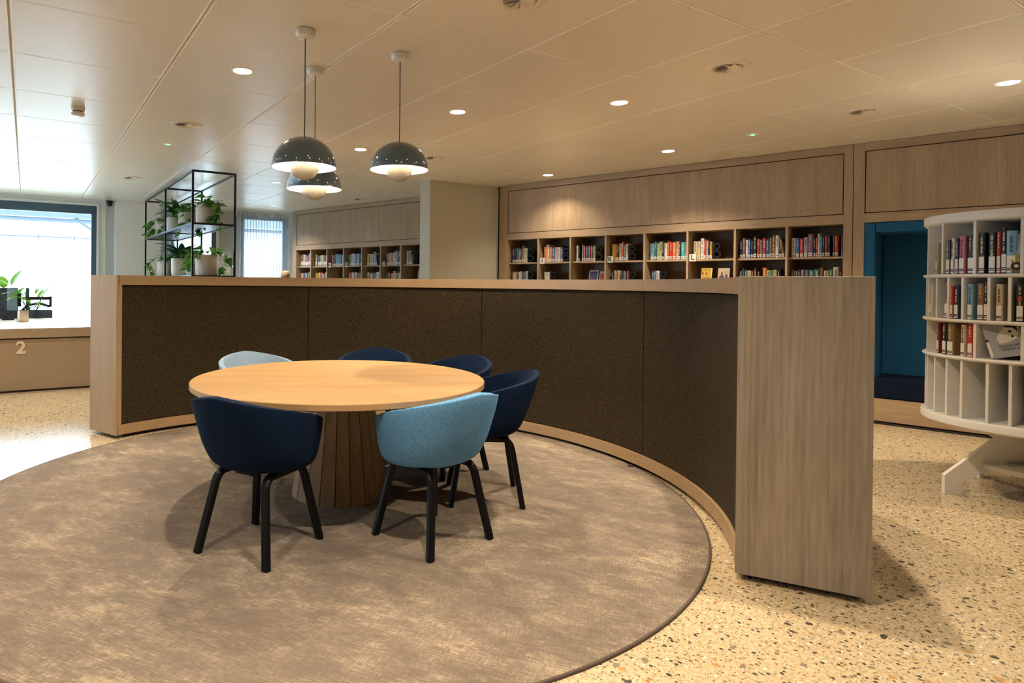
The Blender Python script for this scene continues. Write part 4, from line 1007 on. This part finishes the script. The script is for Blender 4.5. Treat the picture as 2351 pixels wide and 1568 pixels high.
plant(rkp(.33, zt), .150, .270, 'pothos trailing from the nearest pot on the upper rack shelf', 'pothos', 1, Vector((.9, -.2, 0)), 42, 5)
plant(rkp(1.42, zt), .150, .270, 'bushy pothos in the second pot of the upper rack shelf', 'pothos', 2, Vector((0, -1, 0)), 46, 4)
plant(rkp(2.35, zt), .145, .270, 'dark broad-leaved plant in the third pot of the upper rack shelf', 'dark', 3, out, 34)
plant(rkp(3.30, zt), .150, .270, 'pothos hanging from the farthest pot on the upper rack shelf', 'pothos', 4, Vector((-1, -.5, 0)), 26, 5)
plant(rkp(.33, zb_), .150, .275, 'pothos trailing from the nearest pot on the lower rack shelf', 'pothos', 5, Vector((.9, -.3, 0)), 26, 5)
plant(rkp(.98, zb_), .140, .275, 'pothos in the half hidden second pot of the lower rack shelf', 'pothos', 6, Vector((0, -1, 0)), 22, 3)
plant(rkp(1.92, zb_), .150, .275, 'dark spiky-leaved plant in the third pot of the lower rack shelf', 'dark', 7, out, 40)
plant(rkp(3.15, zb_), .150, .275, 'pothos in the farthest pot on the lower rack shelf', 'pothos', 8, Vector((-1, -.5, 0)), 26, 4)
# plants in the planter
def bplant(x, label, seed, mode, n=12):
    rnd = random.Random(seed); t = thing('green_plant', label, 'plant', dkp(x, 2.40, .87), GROT, 'green plants in the black planter'); st = MB()
    for k in range(n):
        a = rnd.uniform(0, 2 * pi)
        if mode == 'broad': hh = rnd.uniform(.12, .38); p = Vector((.10 * cos(a), .06 * sin(a), hh)); me = LB[0]; el = rnd.uniform(.1, 1.2)
        elif mode == 'strap': hh = rnd.uniform(.04, .26); p = Vector((.14 * cos(a), .05 * sin(a), hh)); me = LB[1]; el = rnd.uniform(.2, 1.2)
        else: hh = rnd.uniform(.15, .72); p = Vector((.28 * cos(a) * rnd.random(), .1 * sin(a), hh)); me = LB[2]; el = rnd.uniform(-.5, .9)
        st.tube([Vector((p.x * .3, p.y * .3, -.01)), Vector((p.x * .7, p.y * .7, hh * .5)), p], .004, 5)
        inst('leaf', me, t, p, rot=(el, 0, a - pi / 2))
    st.build('stem', M['stem'], t, kind='stuff')
bplant(.34, 'strap-leaved green plant at the right end of the black planter', 11, 'strap', 20)
bplant(-.02, 'bright broad-leaved plant behind the monitor arm', 12, 'broad', 12)
bplant(-.42, 'broad-leaved plant directly above the monitor', 13, 'broad', 12)
bplant(-.85, 'tall feathery small-leaved plant at the left photo edge', 14, 'tall', 60)

# ================================================================== CURTAINS
def curtain(x0, x1, label, folds):
    n_ = folds * 8; vs = []; fs = []
    zs = [.04, 1.2, 2.55, 2.66, 2.735]
    for i in range(n_ + 1):
        t = i / n_; x = x0 + (x1 - x0) * t
        for k, z in enumerate(zs):
            amp = .045 * (1 if k < 3 else .7)
            vs.append((x + .012 * sin(t * folds * 4 * pi), -.17 + amp * sin(t * folds * 2 * pi + (0.2 * k)), z))
    m_ = len(zs)
    for i in range(n_):
        for k in range(m_ - 1): fs.append((i * m_ + k, (i + 1) * m_ + k, (i + 1) * m_ + k + 1, i * m_ + k + 1))
    t = thing('curtain', label, 'curtain', Q, GROT, 'sheer curtains on the window wall')
    MB().add(vs, fs).build('fabric', M['sheer'], t, smooth=True)
    MB().box(x0 - .02, x1 + .02, -.185, -.155, 2.735, 2.76).build('curtain_rail', M['white_trim'], t)
    b = MB()
    for i in range(folds + 1): xx = x0 + (x1 - x0) * i / folds; b.box(xx - .006, xx + .006, -.176, -.164, 2.66, 2.737)
    b.build('hooks', M['white_trim'], t, kind='stuff')
curtain(.98, 1.62, 'bunched sheer grey curtain right behind the far end of the plant rack', 8)
curtain(2.36, 3.05, 'sheer pleated curtain hanging right of the plant rack', 12)
curtain(3.06, 3.46, 'sheer pleated curtain beside the far bookcase', 6)

# ================================================================== PERSON far behind the partition (only the top of the head shows)
pv = thing('person', 'person with light brown hair tied up, standing far behind the partition', 'person', (-2.315, 12.02, 0), 0)
def skin_fig():
    J = {'pel': ((0, 0, .88), .12), 'wa': ((0, 0, 1.02), .105), 'ch': ((0, 0, 1.20), .125), 'nk': ((0, 0, 1.315), .048), 'h1': ((0, -.01, 1.38), .062), 'h2': ((0, -.01, 1.45), .078), 'h3': ((0, 0, 1.505), .060)}
    E_ = [('pel', 'wa'), ('wa', 'ch'), ('ch', 'nk'), ('nk', 'h1'), ('h1', 'h2'), ('h2', 'h3')]
    for s_, sg in (('l', -1), ('r', 1)):
        J[s_ + 'sh'] = ((sg * .165, 0, 1.25), .052); J[s_ + 'el'] = ((sg * .20, .02, .99), .038); J[s_ + 'wr'] = ((sg * .20, -.05, .77), .026); J[s_ + 'ha'] = ((sg * .20, -.07, .68), .028)
        J[s_ + 'hp'] = ((sg * .09, 0, .80), .085); J[s_ + 'kn'] = ((sg * .09, -.01, .45), .055); J[s_ + 'an'] = ((sg * .09, .01, .09), .038); J[s_ + 'to'] = ((sg * .09, -.13, .035), .030)
        E_ += [('ch', s_ + 'sh'), (s_ + 'sh', s_ + 'el'), (s_ + 'el', s_ + 'wr'), (s_ + 'wr', s_ + 'ha'), ('pel', s_ + 'hp'), (s_ + 'hp', s_ + 'kn'), (s_ + 'kn', s_ + 'an'), (s_ + 'an', s_ + 'to')]
    ks = list(J); me = bpy.data.meshes.new('body'); me.from_pydata([J[k][0] for k in ks], [(ks.index(a), ks.index(b_)) for a, b_ in E_], [])
    me.materials.append(M['cloth']); o = bpy.data.objects.new('body', me); C.objects.link(o); o.parent = pv
    bm = bmesh.new(); bm.from_mesh(me); ly = bm.verts.layers.skin.verify(); bm.verts.ensure_lookup_table()
    for i, k in enumerate(ks): bm.verts[i][ly].radius = (J[k][1], J[k][1]); bm.verts[i][ly].use_root = (k == 'pel')
    bm.to_mesh(me); bm.free()
    o.modifiers.new('skin', 'SKIN'); sb_ = o.modifiers.new('sub', 'SUBSURF'); sb_.levels = 1; sb_.render_levels = 2
skin_fig()
MB().lathe([(.001, -.115), (.05, -.11), (.072, -.05), (.078, .0), (.068, .05), (.035, .078), (.001, .083)], 24, (0, -.012, 1.452)).build('face', M['skin'], pv, smooth=True)
MB().lathe([(.085, -.07), (.092, .0), (.084, .055), (.05, .088), (.001, .098)], 24, (0, .012, 1.462)).build('hair', M['hair'], pv, smooth=True)
MB().lathe([(.001, -.03), (.032, -.024), (.042, .0), (.032, .024), (.001, .03)], 16, (.03, .075, 1.525)).build('hair_bun', M['hair'], pv, smooth=True)

for sg in (-1, 1):
    MB().lathe([(.001, -.006), (.009, -.003), (.009, .003), (.001, .006)], 10, (sg * .030, -.080, 1.448)).build('eye', M['ink'], pv, smooth=True)
    MB().lathe([(.001, -.02), (.010, -.01), (.011, .01), (.001, .02)], 8, (sg * .078, -.005, 1.445)).build('ear', M['skin'], pv, smooth=True)
MB().add([(-.010, -.084, 1.420), (.010, -.084, 1.420), (0, -.104, 1.422), (0, -.084, 1.452)], [(0, 1, 2), (1, 3, 2), (3, 0, 2), (0, 3, 1)]).build('nose', M['skin'], pv)
MB().box(-.018, .018, -.080, -.070, 1.398, 1.404).build('mouth', BM['d'], pv)

# ================================================================== OUTSIDE
gr = MB().box(-40, 30, -20, 45, -.14, -.11).build('pavement', M['paving'], None, kind='structure'); gr.location = Q; gr.rotation_euler = (0, 0, GROT)
bd = thing('building', 'pale building with grey roof seen through the big window', 'building', Q + D1 * 13, GROT)
MB().box(-22, 14, 0, 6, -.02, 3.4).build('facade', M['outside_white'], bd)
MB().box(-22.3, 14.3, -.5, 6.3, 3.4, 3.5).build('eaves', M['outside_beam'], bd)
MB().add([(-22.3, -.6, 3.5), (14.3, -.6, 3.5), (14.3, 3, 5.2), (-22.3, 3, 5.2), (-22.3, 3.2, 5.1), (14.3, 3.2, 5.1)], [(0, 1, 2, 3), (3, 2, 5, 4)]).build('roof', M['outside_grey'], bd)
for k in range(9):
    MB().box(-16.5 + k * 3, -15.0 + k * 3, -.03, 0, 1.2, 2.2).build('window', pm('far_window', (.3, .34, .38), .4), bd)
cn = thing('canopy', 'white steel canopy frame outside the big window', 'canopy', Q + D1 * 6.5, GROT)
for x in (-6.4, -3.1, .6): 
    MB().box(x - .06, x + .06, -.06, .06, -.02, 3.0).build('post', M['outside_beam'], cn)
    MB().tube([(x, 0, 2.5), (x - .75, 0, 3.05)], .04, 6).build('brace', M['outside_beam'], cn); MB().tube([(x, 0, 2.5), (x + .75, 0, 3.05)], .04, 6).build('brace', M['outside_beam'], cn)
MB().box(-9, 2, -.07, .07, 3.0, 3.12).build('beam', M['outside_beam'], cn)
MB().box(-9, 2, -.02, .02, 2.46, 2.485).build('purlin', pm('purlin_blue', (.012, .03, .07), .5), cn)
for k in range(12): 
    MB().tube([(-8.6 + k * .85, 0, 2.40), (-8.6 + k * .85, 0, 2.52)], .012, 6).build('bolt', M['ink'], cn)

# window portals help the renderer find the daylight
for (a0, a1, z0, z1) in wins:
    l = bpy.data.lights.new('window_portal', 'AREA'); l.shape = 'RECTANGLE'; l.size = a1 - a0; l.size_y = z1 - z0; l.cycles.is_portal = True
    o = bpy.data.objects.new('window_portal', l); C.objects.link(o)
    o.location = Q + D2 * ((a0 + a1) / 2) + D1 * .2 + Vector((0, 0, (z0 + z1) / 2)); o.rotation_euler = (-pi / 2, 0, GROT)
for (y0, y1) in ((-4.4, -.6),):
    w = thing('window_5', None, None, Q, GROT, kind='structure')
    MB().box(-9.66, -9.58, y0, y0 + .08, .6, 2.68).box(-9.66, -9.58, y1 - .08, y1, .6, 2.68).box(-9.66, -9.58, y0, y1, 2.58, 2.68).box(-9.66, -9.58, y0, y1, .6, .68).build('window_frame', M['frame_blue'], w)
    MB().box(-9.625, -9.617, y0 + .08, y1 - .08, .68, 2.58).build('pane', M['glass'], w)
    l = bpy.data.lights.new('window_portal', 'AREA'); l.shape = 'RECTANGLE'; l.size = y1 - y0; l.size_y = 2.08; l.cycles.is_portal = True
    o = bpy.data.objects.new('window_portal', l); C.objects.link(o)
    o.location = Q + D2 * -9.7 + D1 * ((y0 + y1) / 2) + Vector((0, 0, 1.64)); o.rotation_euler = (-pi / 2, 0, GROT + pi / 2)
print('books', NB, 'tiles', NT, 'objects', len(bpy.data.objects))
